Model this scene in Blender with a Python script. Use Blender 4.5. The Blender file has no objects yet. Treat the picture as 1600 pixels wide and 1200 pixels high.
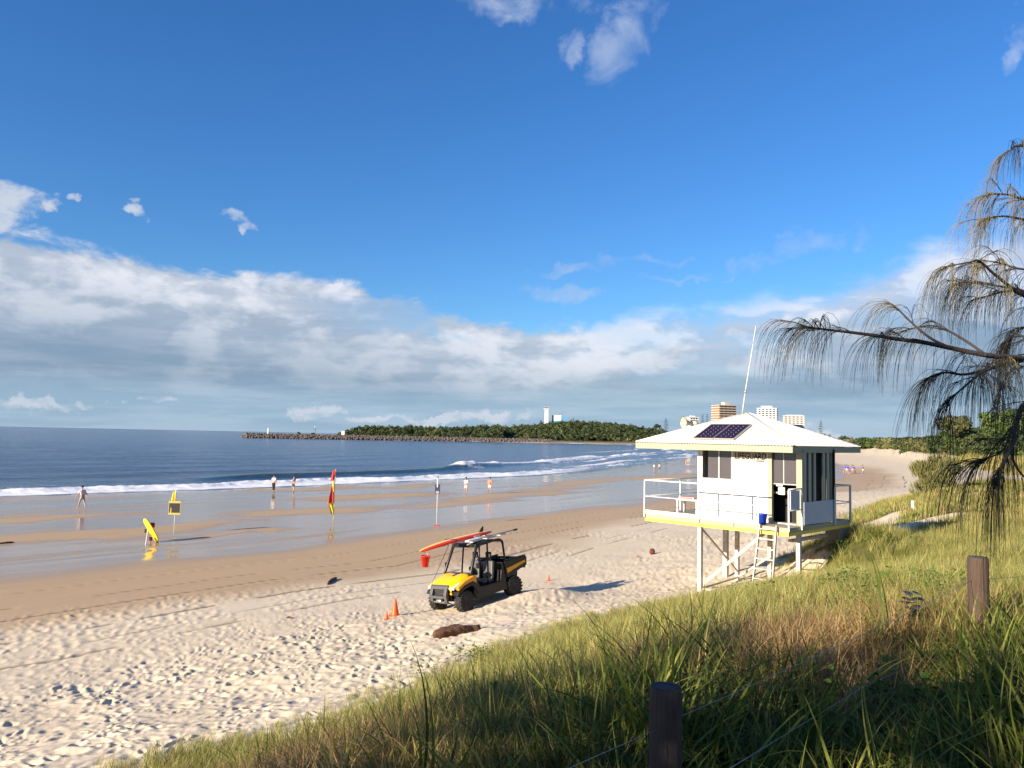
import bpy, bmesh, math, random
import numpy as np
from mathutils import Vector, Matrix, Euler, Quaternion
R = math.radians
PI = math.pi
random.seed(7)
SC = bpy.context.scene
COL = SC.collection

# ------------------------------------------------------------------ camera
EYE = Vector((0, 0, 6.3))
F_PX = 1200.0                                   # focal length in pixels of a 1600 px wide picture
cam_data = bpy.data.cameras.new('camera')
cam_data.sensor_width = 36.0
cam_data.lens = 36.0 * F_PX / 1600.0
cam_data.clip_start = 0.05
cam_data.clip_end = 90000
cam = bpy.data.objects.new('camera', cam_data)
COL.objects.link(cam)
cam.location = EYE
CAM_R = Matrix.Rotation(R(90 + 3.93), 3, 'X') @ Matrix.Rotation(R(1.17), 3, 'Z')
cam.rotation_euler = CAM_R.to_euler()
SC.camera = cam

def ray(px, py):
    v = CAM_R @ Vector(((px - 800) / F_PX, (600 - py) / F_PX, -1.0))
    return v
def atY(px, py, Y):
    v = ray(px, py)
    return EYE + v * (Y / v.y)
def atZ(px, py, z):
    v = ray(px, py)
    return EYE + v * ((z - EYE.z) / v.z)

# ------------------------------------------------------------------ light
SUN_AZ, SUN_EL = R(51), R(19)      # sun behind the camera, to its left
sun_dir = Vector((-math.sin(SUN_AZ) * math.cos(SUN_EL), -math.cos(SUN_AZ) * math.cos(SUN_EL), math.sin(SUN_EL)))
sd = bpy.data.lights.new('sun', 'SUN')
sd.energy = 4.6
sd.angle = R(0.55)
sd.color = (1.0, 0.86, 0.68)
sun = bpy.data.objects.new('sun', sd)
COL.objects.link(sun)
sun.rotation_euler = sun_dir.to_track_quat('Z', 'Y').to_euler()
sun.location = (-20, -20, 30)
SC.view_settings.view_transform = 'Standard'
SC.view_settings.look = 'None'
SC.view_settings.gamma = 1
SC.view_settings.use_curve_mapping = False
SC.view_settings.exposure = 1.24
try:
    SC.cycles.max_bounces = 6
    SC.cycles.transparent_max_bounces = 6
except Exception:
    pass

# ------------------------------------------------------------------ node helpers
def N(nt, kind, **kw):
    n = nt.nodes.new(kind)
    for k, v in kw.items():
        if k.startswith('i_'):
            key = k[2:]
            key = int(key) if key.isdigit() else key.replace('_', ' ')
            n.inputs[key].default_value = v
        else:
            setattr(n, k, v)
    return n
def L(nt, a, b):
    nt.links.new(a, b)
def M(nt, op, a, b=None, c=None, clamp=False):
    n = nt.nodes.new('ShaderNodeMath'); n.operation = op; n.use_clamp = clamp
    for i, x in enumerate((a, b, c)):
        if x is None: continue
        if isinstance(x, (int, float)): n.inputs[i].default_value = x
        else: nt.links.new(x, n.inputs[i])
    return n.outputs[0]
def SS(nt, x, lo, hi):                      # smoothstep
    n = nt.nodes.new('ShaderNodeMapRange'); n.interpolation_type = 'SMOOTHSTEP'
    for i, v in ((0, x), (1, lo), (2, hi)):
        if isinstance(v, (int, float)): n.inputs[i].default_value = v
        else: nt.links.new(v, n.inputs[i])
    return n.outputs[0]
def MIX(nt, f, a, b, bt='MIX'):
    n = nt.nodes.new('ShaderNodeMix'); n.data_type = 'RGBA'; n.blend_type = bt
    for s, v in ((n.inputs[0], f), (n.inputs[6], a), (n.inputs[7], b)):
        if isinstance(v, (int, float)): s.default_value = v
        elif isinstance(v, (tuple, list)): s.default_value = (*v[:3], 1)
        else: nt.links.new(v, s)
    return n.outputs[2]
def NOISE(nt, vec, scale, detail=4, rough=0.55, dist=0.0, out=0):
    detail = min(detail, 5)
    n = nt.nodes.new('ShaderNodeTexNoise')
    n.inputs['Scale'].default_value = scale; n.inputs['Detail'].default_value = detail
    n.inputs['Roughness'].default_value = rough; n.inputs['Distortion'].default_value = dist
    if vec is not None: nt.links.new(vec, n.inputs['Vector'])
    return n.outputs[out]
def VSCALE(nt, vec, s, loc=(0, 0, 0), rot=(0, 0, 0)):
    n = nt.nodes.new('ShaderNodeMapping')
    n.inputs['Scale'].default_value = s; n.inputs['Location'].default_value = loc; n.inputs['Rotation'].default_value = rot
    nt.links.new(vec, n.inputs['Vector'])
    return n.outputs[0]

# ------------------------------------------------------------------ sky
def azel(px, py):
    v = ray(px, py).normalized()
    return math.atan2(v.x, v.y), math.asin(v.z)
world = bpy.data.worlds.new('World')
SC.world = world
world.use_nodes = True
wt = world.node_tree
for n in list(wt.nodes): wt.nodes.remove(n)
w_out = N(wt, 'ShaderNodeOutputWorld'); w_bg = N(wt, 'ShaderNodeBackground')
w_bg.inputs[1].default_value = 0.082
L(wt, w_bg.outputs[0], w_out.inputs[0])
sky = N(wt, 'ShaderNodeTexSky', sky_type='NISHITA')
sky.sun_disc = False
sky.sun_elevation = SUN_EL
sky.sun_rotation = math.atan2(sun_dir.x, sun_dir.y)
sky.air_density = 1.15; sky.dust_density = 0.35; sky.ozone_density = 2.2
geo = N(wt, 'ShaderNodeTexCoord').outputs['Generated']
sep = N(wt, 'ShaderNodeSeparateXYZ'); L(wt, geo, sep.inputs[0])
el = M(wt, 'ARCSINE', sep.outputs[2])
az = M(wt, 'ARCTAN2', sep.outputs[0], sep.outputs[1])
hs = N(wt, 'ShaderNodeHueSaturation'); hs.inputs['Saturation'].default_value = 1.22
L(wt, sky.outputs[0], hs.inputs['Color'])
sky_c = MIX(wt, 1.0, hs.outputs[0], (0.382, 0.607, 0.90), 'MULTIPLY')
# coordinates on a flat cloud layer, so the clouds shrink towards the horizon
den = M(wt, 'ADD', M(wt, 'MAXIMUM', sep.outputs[2], 0.0), 0.10)
comb = N(wt, 'ShaderNodeCombineXYZ')
L(wt, M(wt, 'DIVIDE', sep.outputs[0], den), comb.inputs[0]); L(wt, M(wt, 'DIVIDE', sep.outputs[1], den), comb.inputs[1])
cl = comb.outputs[0]
n_big = NOISE(wt, cl, 1.15, 7, 0.58, 0.25)
n_puff = NOISE(wt, VSCALE(wt, geo, (1, 1, 2.0)), 14.0, 8, 0.56, 0.25)
n_mid = NOISE(wt, VSCALE(wt, geo, (1, 1, 3.4), (3, 1, 2)), 5.0, 6, 0.55, 0.3)
n_streak = NOISE(wt, VSCALE(wt, geo, (1, 1, 11)), 4.0, 7, 0.6, 0.1)
# upper edge of the long cloud bank as a curve of azimuth
fc = N(wt, 'ShaderNodeFloatCurve')
crv = fc.mapping.curves[0]
edge = [(-200, 330), (0, 352), (120, 372), (250, 398), (330, 420), (440, 424), (560, 440), (680, 470), (800, 497), (900, 505), (1000, 480),
        (1100, 470), (1200, 452), (1330, 420), (1420, 385), (1530, 345), (1750, 300)]
pts = [((azel(x, y)[0] + 1.0) / 2.0, azel(x, y)[1] / 0.5) for x, y in edge]
pts = [(0.0, 0.62)] + pts + [(1.0, 0.62)]
crv.points[0].location = pts[0]; crv.points[-1].location = pts[-1]
for p in pts[1:-1]: crv.points.new(*p)
fc.mapping.update()
azn = M(wt, 'MULTIPLY_ADD', az, 0.5, 0.5, clamp=True)
L(wt, azn, fc.inputs['Value'])
edge_el = M(wt, 'MULTIPLY', fc.outputs[0], 0.5)
wob = M(wt, 'MULTIPLY', M(wt, 'SUBTRACT', n_puff, 0.5), 0.075)
below = M(wt, 'SUBTRACT', M(wt, 'ADD', edge_el, wob), el)         # >0 inside the bank
softw = M(wt, 'MULTIPLY_ADD', SS(wt, az, 0.0, 0.25), 0.03, 0.016)   # wispy to the right, crisp to the left
bank = SS(wt, below, 0.0, softw)
# openings of blue near the top of the bank
hole_zone = M(wt, 'MULTIPLY', M(wt, 'MULTIPLY', SS(wt, below, 0.115, 0.03), SS(wt, az, 0.24, 0.08)), SS(wt, az, -0.35, 0.02))
holes = M(wt, 'MULTIPLY', SS(wt, n_mid, 0.50, 0.36), hole_zone)
wisp_r = M(wt, 'MULTIPLY', SS(wt, n_big, 0.58, 0.40), M(wt, 'MULTIPLY', SS(wt, az, 0.02, 0.2), SS(wt, below, 0.16, 0.02)))
cover = M(wt, 'MULTIPLY', bank, M(wt, 'SUBTRACT', 1.0, M(wt, 'MAXIMUM', M(wt, 'MULTIPLY', holes, 0.8), M(wt, 'MULTIPLY', wisp_r, 0.28))))
lowfade = SS(wt, el, 0.0, 0.11)      # at the horizon the bank opens into pale haze
# cloud tone: bright puffs high up, blue grey body, streaked base
puff = SS(wt, M(wt, 'MULTIPLY_ADD', n_puff, 0.6, M(wt, 'MULTIPLY', n_mid, 0.4)), 0.44, 0.60)
high = SS(wt, below, 0.165, -0.01)
high = M(wt, 'MULTIPLY', high, M(wt, 'MULTIPLY_ADD', SS(wt, az, 0.0, 0.35), 0.45, 1.0))
topness = M(wt, 'MULTIPLY_ADD', high, 0.42, M(wt, 'MULTIPLY', puff, M(wt, 'MULTIPLY_ADD', high, 0.62, 0.2)), clamp=True)
body_c = MIX(wt, SS(wt, n_streak, 0.35, 0.68), (1.05, 1.6, 2.3), (1.8, 2.25, 2.95))
cloud_c = MIX(wt, topness, body_c, (4.3, 4.4, 4.75))
haze_c = MIX(wt, SS(wt, n_streak, 0.4, 0.62), (1.65, 2.4, 3.25), (2.15, 2.85, 3.65))
cloud_c = MIX(wt, SS(wt, el, 0.075, 0.03), cloud_c, haze_c)
col = MIX(wt, M(wt, 'MULTIPLY', cover, 0.93), sky_c, cloud_c)
# separate small clouds: (px, py, half width px, half height px, tilt, strength)
wsep = N(wt, 'ShaderNodeSeparateColor'); L(wt, NOISE(wt, geo, 13.0, 5, 0.6, 0, 1), wsep.inputs[0])
azw = M(wt, 'ADD', az, M(wt, 'MULTIPLY', M(wt, 'SUBTRACT', wsep.outputs[0], 0.5), 0.13)); elw = M(wt, 'ADD', el, M(wt, 'MULTIPLY', M(wt, 'SUBTRACT', wsep.outputs[1], 0.5), 0.09))
def blob(px, py, rx, ry, tilt=0.0):
    a, e = azel(px, py)
    rx, ry = rx / 1150.0, ry / 1150.0
    da = M(wt, 'SUBTRACT', azw, a); de = M(wt, 'SUBTRACT', elw, e)
    c, s = math.cos(tilt), math.sin(tilt)
    u = M(wt, 'ADD', M(wt, 'MULTIPLY', da, c / rx), M(wt, 'MULTIPLY', de, s / rx))
    v = M(wt, 'ADD', M(wt, 'MULTIPLY', da, -s / ry), M(wt, 'MULTIPLY', de, c / ry))
    q = M(wt, 'ADD', M(wt, 'MULTIPLY', u, u), M(wt, 'MULTIPLY', v, v))
    return SS(wt, q, 1.0, 0.0)
n_f = NOISE(wt, VSCALE(wt, geo, (1, 1, 1.4), (0.3, 0.7, 0.1)), 22.0, 7, 0.6, 0.5)
n_wsp = NOISE(wt, VSCALE(wt, geo, (1.0, 1.0, 1.0), (5, 2, 1), (0.0, 0.6, 0.0)), 10.0, 7, 0.62, 0.6)
def addc(col, blobs, lo, hi, noise, colr, op):
    m = None
    for b in blobs:
        k = blob(*b)
        m = k if m is None else M(wt, 'MAXIMUM', m, k)
    d = SS(wt, M(wt, 'ADD', M(wt, 'MULTIPLY', noise, 4.4), M(wt, 'MULTIPLY', m, 0.9)), lo, hi)
    d = M(wt, 'MULTIPLY', M(wt, 'MULTIPLY', d, SS(wt, m, 0.0, 0.3)), op)
    return MIX(wt, d, col, colr)
col = addc(col, [(36, 314, 62, 32, 0.0), (-20, 330, 40, 24, 0.0), (122, 313, 16, 9), (222, 341, 30, 14, -0.5), (372, 354, 48, 13, -0.25)], 2.35, 3.5, n_f, (3.3, 3.6, 4.1), 0.9)
col = addc(col, [(820, 8, 150, 34, 0.0), (975, 55, 120, 42, 0.9), (890, 80, 42, 26, 0.7), (1580, 75, 52, 26, 0.9), (640, -40, 120, 20)], 2.55, 4.3, n_wsp, (3.5, 3.9, 4.6), 0.7)
col = addc(col, [(940, 410, 190, 10, 0.03), (1040, 436, 90, 7), (1250, 385, 150, 26, 0.25), (900, 455, 100, 18)], 2.4, 4.1, n_wsp, (3.0, 3.4, 4.1), 0.5)
col = addc(col, [(60, 634, 60, 13), (235, 638, 62, 12), (505, 645, 46, 18), (570, 658, 90, 9), (690, 658, 90, 10), (790, 655, 60, 13), (1240, 690, 90, 30)],
           2.3, 3.3, n_f, (4.0, 4.1, 4.5), 0.55)
L(wt, col, w_bg.inputs[0])

# ------------------------------------------------------------------ noise in numpy
_rng = np.random.RandomState(11)
_perm = _rng.permutation(256); _perm = np.concatenate([_perm, _perm])
_val = _rng.rand(256)
def hash2(ix, iy, k=0):
    return _val[_perm[(_perm[(ix + k * 17) & 255] + iy + k * 71) & 255]]
def vnoise(x, y, k=0):
    ix = np.floor(x).astype(int); iy = np.floor(y).astype(int)
    fx = x - ix; fy = y - iy
    fx = fx * fx * (3 - 2 * fx); fy = fy * fy * (3 - 2 * fy)
    a = hash2(ix, iy, k); b = hash2(ix + 1, iy, k); c = hash2(ix, iy + 1, k); d = hash2(ix + 1, iy + 1, k)
    return (a * (1 - fx) + b * fx) * (1 - fy) + (c * (1 - fx) + d * fx) * fy
def fbm(x, y, o=4, k=0):
    s = 0; a = 0.5; t = 0
    for i in range(o):
        s = s + a * vnoise(x * 2 ** i + 13.7 * i, y * 2 ** i + 5.1 * i, k + i); t += a; a *= 0.5
    return s / t
def sstep(x, a, b):
    t = np.clip((x - a) / (b - a), 0, 1)
    return t * t * (3 - 2 * t)

# ------------------------------------------------------------------ shape of the coast
SHORE = [(-400, -300), (-150, -37), (-46, 69), (-28.7, 86), (-9, 111), (12, 142), (51, 244), (85, 340), (118, 440), (150, 600), (160, 720), (145, 800), (100, 850),
         (40, 846), (-20, 850), (-90, 870), (-150, 920), (-165, 1200), (-100, 3000), (0, 8000)]
FOOT = [(-340, -360), (-100, -92), (-14, 1), (-5.8, 9.7), (-3.05, 12.2), (-1.26, 15.1), (1.6, 18.8), (5.6, 21.9), (8.3, 24.2), (10.2, 29), (14.5, 38), (22.5, 51), (39, 74), (62, 95),
        (90, 150), (112, 200), (128, 250), (160, 330), (188, 420), (205, 600), (212, 740), (190, 850), (120, 900), (40, 875), (-20, 880), (-80, 905), (-120, 960), (-140, 1200), (-80, 3000), (20, 8000)]
def catmull(P, n=4):
    P = np.array(P, float); out = []
    for i in range(len(P) - 1):
        p0 = P[max(i - 1, 0)]; p1 = P[i]; p2 = P[i + 1]; p3 = P[min(i + 2, len(P) - 1)]
        for j in range(n):
            t = j / n
            c = 0.5 * ((2 * p1) + (-p0 + p2) * t + (2 * p0 - 5 * p1 + 4 * p2 - p3) * t * t + (-p0 + 3 * p1 - 3 * p2 + p3) * t ** 3)
            lin = p1 * (1 - t) + p2 * t
            out.append(c * 0.7 + lin * 0.3)
    out.append(P[-1])
    return np.array(out)
SHORE_P = catmull(SHORE, 3); FOOT_P = catmull(FOOT, 3)
def sdist(x, y, P):
    best = np.full(x.shape, 1e18); sg = np.ones(x.shape)
    for i in range(len(P) - 1):
        ax, ay = P[i]; bx, by = P[i + 1]
        dx, dy = bx - ax, by - ay; l2 = dx * dx + dy * dy
        t = np.clip(((x - ax) * dx + (y - ay) * dy) / l2, 0, 1)
        ex = x - ax - t * dx; ey = y - ay - t * dy
        d = ex * ex + ey * ey
        m = d < best
        best = np.where(m, d, best)
        sg = np.where(m, np.sign(dy * ex - dx * ey), sg)      # + on the right-hand side (landward)
    return np.sqrt(best) * sg
PLAT = [(0, 0, 4.6), (0.7, 3.6, 4.25), (3.75, 6.2, 4.95), (5.5, 7, 5.0), (2.6, 5.0, 4.65), (5.2, 9.5, 4.5), (-4, 3, 3.75), (0, 8, 3.35), (-3, 7, 3.2), (3, 8.5, 3.8), (4.4, 12, 3.6), (7, 10, 4.2), (6.5, 17, 3.65), (12, 14, 4.0), (7.5, 20, 3.4), (11, 24.5, 3.3),
        (15, 30, 3.3), (20, 24, 3.7), (20, 35, 3.4), (30, 55, 3.35), (45, 50, 3.7), (60, 70, 3.6), (100, 110, 3.8), (140, 200, 4.2), (-10, -12, 4.9), (20, 0, 4.8), (60, 10, 5.0), (250, 300, 5), (260, 700, 5)]
def terrain(x, y, detail=True):
    x = np.asarray(x, float); y = np.asarray(y, float)
    ds = sdist(x, y, SHORE_P); df = sdist(x, y, FOOT_P)
    D = 70.0 * ds / np.maximum(ds + np.maximum(-df, 0), 1e-3)
    D = np.where(df > 0, 70.0, np.clip(D, 0, 70)); D = np.where(ds < 0, 0, D)
    h = np.interp(D, [0, 20, 42, 52, 58, 63, 66.5, 70], [0.0, 0.17, 0.34, 0.55, 0.75, 1.0, 1.35, 1.95])
    h = np.where(ds < 0, np.maximum(ds * 0.03, -4), h)
    num = 0; dn = 0
    for px, py, pz in PLAT:
        w = 1.0 / ((x - px) ** 2 + (y - py) ** 2 + 1.5 + 0.01 * (px * px + py * py)) ** 1.6
        num = num + w * pz; dn = dn + w
    P = num / dn
    rise = sstep(df, -0.3, 7.0)
    h = h + np.where(df > -0.3, (P - 1.95) * rise, 0)
    h = h + 1.15 * np.exp(-(((x - 10.6) / 2.0) ** 2 + ((y - 24.2) / 2.4) ** 2)) * sstep(df, -0.5, 1.0)
    ca_, sa_ = -0.71, -0.70      # sand heaped behind and beside the parked buggy
    a_ = (x + 1.20) * ca_ + (y - 23.65) * sa_; b_ = -(x + 1.20) * sa_ + (y - 23.65) * ca_
    h = h + 0.24 * np.exp(-((a_ + 1.5) / 1.5) ** 2 - ((b_ - 0.3) / 1.7) ** 2) + 0.10 * np.exp(-((a_ + 0.2) / 1.8) ** 2 - ((b_ - 1.35) / 0.5) ** 2) + 0.20 * np.exp(-((a_ + 2.7) / 1.1) ** 2 - ((b_ - 1.1) / 0.8) ** 2)
    # dune humps
    h = h + sstep(df, 0.5, 4) * (fbm(x * 0.35, y * 0.35, 4, 3) - 0.5) * 0.5
    # higher, wooded ground to the far right
    hill = 15 * np.exp(-(((x - 185) / 52) ** 2 + ((y - 205) / 55) ** 2)) + 3.0 * sstep(df, 20, 90)* sstep(y, 90, 220)
    h = h + np.where(df > 0, hill * sstep(df, 5, 40), 0)
    return h, ds, df, D
# sand bars on the wet flat, seen as warm patches: centre pixel, radii along / across the shore (m)
BARS = []
for px, py, ra, rb in [(30, 812, 9, 3.2), (150, 838, 9, 3.4), (300, 822, 6, 1.6), (500, 800, 9, 3.4), (480, 762, 10, 3.0), (600, 775, 12, 3.5), (700, 790, 9, 2.2), (800, 775, 14, 3.5), (930, 752, 22, 4.0),
                       (1040, 745, 22, 4), (860, 765, 12, 2.5), (620, 760, 10, 2), (60, 845, 7, 1.6), (390, 838, 6, 1.2)]:
    p = atZ(px, py, 0.2); BARS.append((p.x, p.y, ra, rb))

def footprints(x, y, cell, k, prob, rad, dep):
    ix = np.floor(x / cell).astype(int); iy = np.floor(y / cell).astype(int)
    out = np.zeros(x.shape)
    for i in (-1, 0, 1):
        for j in (-1, 0, 1):
            cx, cy = ix + i, iy + j
            jx = (cx + hash2(cx, cy, k)) * cell; jy = (cy + hash2(cx, cy, k + 3)) * cell
            on = hash2(cx, cy, k + 5) < prob
            a = hash2(cx, cy, k + 7) * PI; rr = rad * (0.6 + 0.8 * hash2(cx, cy, k + 9))
            dx, dy = x - jx, y - jy
            u = (dx * np.cos(a) + dy * np.sin(a)) / (rr * 1.45); v = (-dx * np.sin(a) + dy * np.cos(a)) / rr
            q = u * u + v * v
            f = -np.exp(-q * 1.6) + 0.42 * np.exp(-(np.sqrt(q) - 1.45) ** 2 * 5)
            out = out + np.where(on, f * dep * (0.5 + hash2(cx, cy, k + 11)), 0)
    return out
def surf(x, y):
    h, ds, df, D = terrain(x, y)
    n = fbm(x * 0.13, y * 0.13, 4, 1)
    # bars / wetness
    bar = np.zeros(x.shape)
    ca, sa = math.cos(R(45)), math.sin(R(45))
    wx = x + (fbm(x * 0.25, y * 0.25, 3, 20) - 0.5) * 5; wy = y + (fbm(x * 0.25, y * 0.25, 3, 24) - 0.5) * 5
    for bx, by, ra, rb in BARS:
        th = R(45) if by < 110 else R(58)
        u = ((wx - bx) * math.cos(th) + (wy - by) * math.sin(th)) / ra; v = (-(wx - bx) * math.sin(th) + (wy - by) * math.cos(th)) / rb
        bar = np.maximum(bar, np.exp(-(u * u + v * v) * 1.1))
    s_al = x * ca + y * sa
    str_n = fbm(s_al * 0.05, D * 0.45, 4, 31)
    bar = np.clip(np.maximum(bar, sstep(str_n, 0.5, 0.75) * 0.5), 0, 1)
    edge_n = (fbm(s_al * 0.07, D * 0.1, 4, 40) - 0.5) * 9
    wetzone = sstep(D + edge_n * 0.5, 50.5, 42.5)
    film = wetzone * (1 - sstep(bar, 0.08, 0.9) * 0.80)
    damp = sstep(D + edge_n * 0.8 + (n - .5) * 4, 60.5, 51)
    far = sstep(y, 120, 260)
    damp = damp * (1 - far) + far * sstep(D, 50, 35)
    h = h + np.where(ds > 0, wetzone * bar * 0.05, 0)
    # dry sand relief
    beach = (df < 1.5)
    dry = sstep(D + edge_n * 0.25, 58.5, 64.5) * np.where(beach, 1, 0.0) * (1 - sstep(y, 60, 140))
    rel = (fbm(x * 1.6, y * 1.6, 3, 50) - 0.5) * 0.05 + (fbm(x * 0.5, y * 0.5, 2, 55) - 0.5) * 0.14
    gx = x + (fbm(x * 0.9, y * 0.9, 2, 58) - 0.5) * 0.9; gy = y + (fbm(x * 0.9, y * 0.9, 2, 62) - 0.5) * 0.9
    amp = 0.62 + 0.62 * sstep(fbm(x * 0.16 + 4, y * 0.16, 3, 68), 0.38, 0.6)
    rel = rel + amp * footprints(gx, gy, 0.36, 60, 0.62, 0.088, 0.036) + amp * footprints(gx + 3, gy + 1, 0.21, 80, 0.6, 0.05, 0.02) + (fbm(x * 7, y * 7, 2, 66) - 0.5) * 0.03
    h = h + rel * dry * np.interp(D, [56, 62, 66, 70], [0.25, 0.65, 1.1, 1.1])
    # scuffed sand lower down, in patches
    pat = sstep(fbm(x * 0.16, y * 0.16, 3, 90), 0.52, 0.66) * sstep(D, 53, 56) * (1 - dry) * beach
    h = h + pat * footprints(x, y, 0.33, 95, 0.7, 0.10, 0.022)
    # wheel tracks and wrack lines along the beach
    groove = np.zeros(x.shape)
    dw = D + (fbm(s_al * 0.06, s_al * 0 + 2.0, 3, 102) - 0.5) * 1.6
    for g, wd, dp in ((52.3, 0.11, 0.7), (54.2, 0.10, 0.9), (54.9, 0.08, 0.5), (57.2, 0.13, 1.0), (58.9, 0.12, 0.6), (60.1, .14, .7), (49.7, .08, .5)):
        br = sstep(fbm(s_al * 0.5, s_al * 0 + g, 3, 107), 0.34, 0.48)
        groove = np.maximum(groove, np.exp(-((dw - g) / wd) ** 2) * dp * br)
    groove = groove * beach * (y < 140)
    h = h - groove * 0.035
    return h, ds, df, D, film, damp, groove, pat
def ground_z(x, y):
    a = surf(np.array([float(x)]), np.array([float(y)]))
    return float(a[0][0])
def G(px, py):
    """point on the ground seen at a pixel of the photograph"""
    v = ray(px, py).normalized()
    t = 1.5; prev = 1.5
    while t < 3000:
        p = EYE + v * t
        h = float(terrain(np.array([p.x]), np.array([p.y]))[0][0])
        if p.z <= h:
            for _ in range(14):
                m = (prev + t) / 2; q = EYE + v * m
                if q.z <= float(terrain(np.array([q.x]), np.array([q.y]))[0][0]): t = m
                else: prev = m
            q = EYE + v * t
            return Vector((q.x, q.y, ground_z(q.x, q.y)))
        prev = t; t *= 1.02
    return EYE + v * 3000

# ------------------------------------------------------------------ object helpers
def tag(o, label=None, cat=None, group=None, kind=None):
    if label: o['label'] = label
    if cat: o['category'] = cat
    if group: o['group'] = group
    if kind: o['kind'] = kind
    return o
def empty(name, loc=(0, 0, 0), rot=(0, 0, 0), label=None, cat=None, group=None):
    o = bpy.data.objects.new(name, None); COL.objects.link(o)
    o.location = loc; o.rotation_euler = rot; o.empty_display_size = 0.2
    return tag(o, label, cat, group)
def copy_tree(o, parent=None):
    c = o.copy(); COL.objects.link(c); c.parent = parent
    for ch in list(o.children): copy_tree(ch, c)
    return c
def mesh_np(name, verts, faces, mat, parent=None, smooth=True, attrs=None, link=True):
    """verts (n,3) array, faces (m,k) array with constant k"""
    me = bpy.data.meshes.new(name)
    verts = np.asarray(verts, np.float32); faces = np.asarray(faces, np.int32)
    m, k = faces.shape
    me.vertices.add(len(verts)); me.vertices.foreach_set('co', verts.ravel())
    me.loops.add(m * k); me.loops.foreach_set('vertex_index', faces.ravel())
    me.polygons.add(m); me.polygons.foreach_set('loop_start', np.arange(0, m * k, k, dtype=np.int32))
    try: me.polygons.foreach_set('loop_total', np.full(m, k, dtype=np.int32))
    except Exception: pass
    if smooth: me.polygons.foreach_set('use_smooth', np.ones(m, dtype=bool))
    me.update(calc_edges=True)
    if attrs:
        for an, arr in attrs.items():
            arr = np.asarray(arr, np.float32)
            if arr.ndim == 1:
                a = me.attributes.new(an, 'FLOAT', 'POINT'); a.data.foreach_set('value', arr)
            else:
                a = me.attributes.new(an, 'FLOAT_COLOR', 'POINT')
                a.data.foreach_set('color', np.concatenate([arr, np.ones((len(arr), 1))], 1).astype(np.float32).ravel())
    if mat: me.materials.append(mat)
    o = bpy.data.objects.new(name, me)
    if link: COL.objects.link(o)
    if parent: o.parent = parent
    return o
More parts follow.
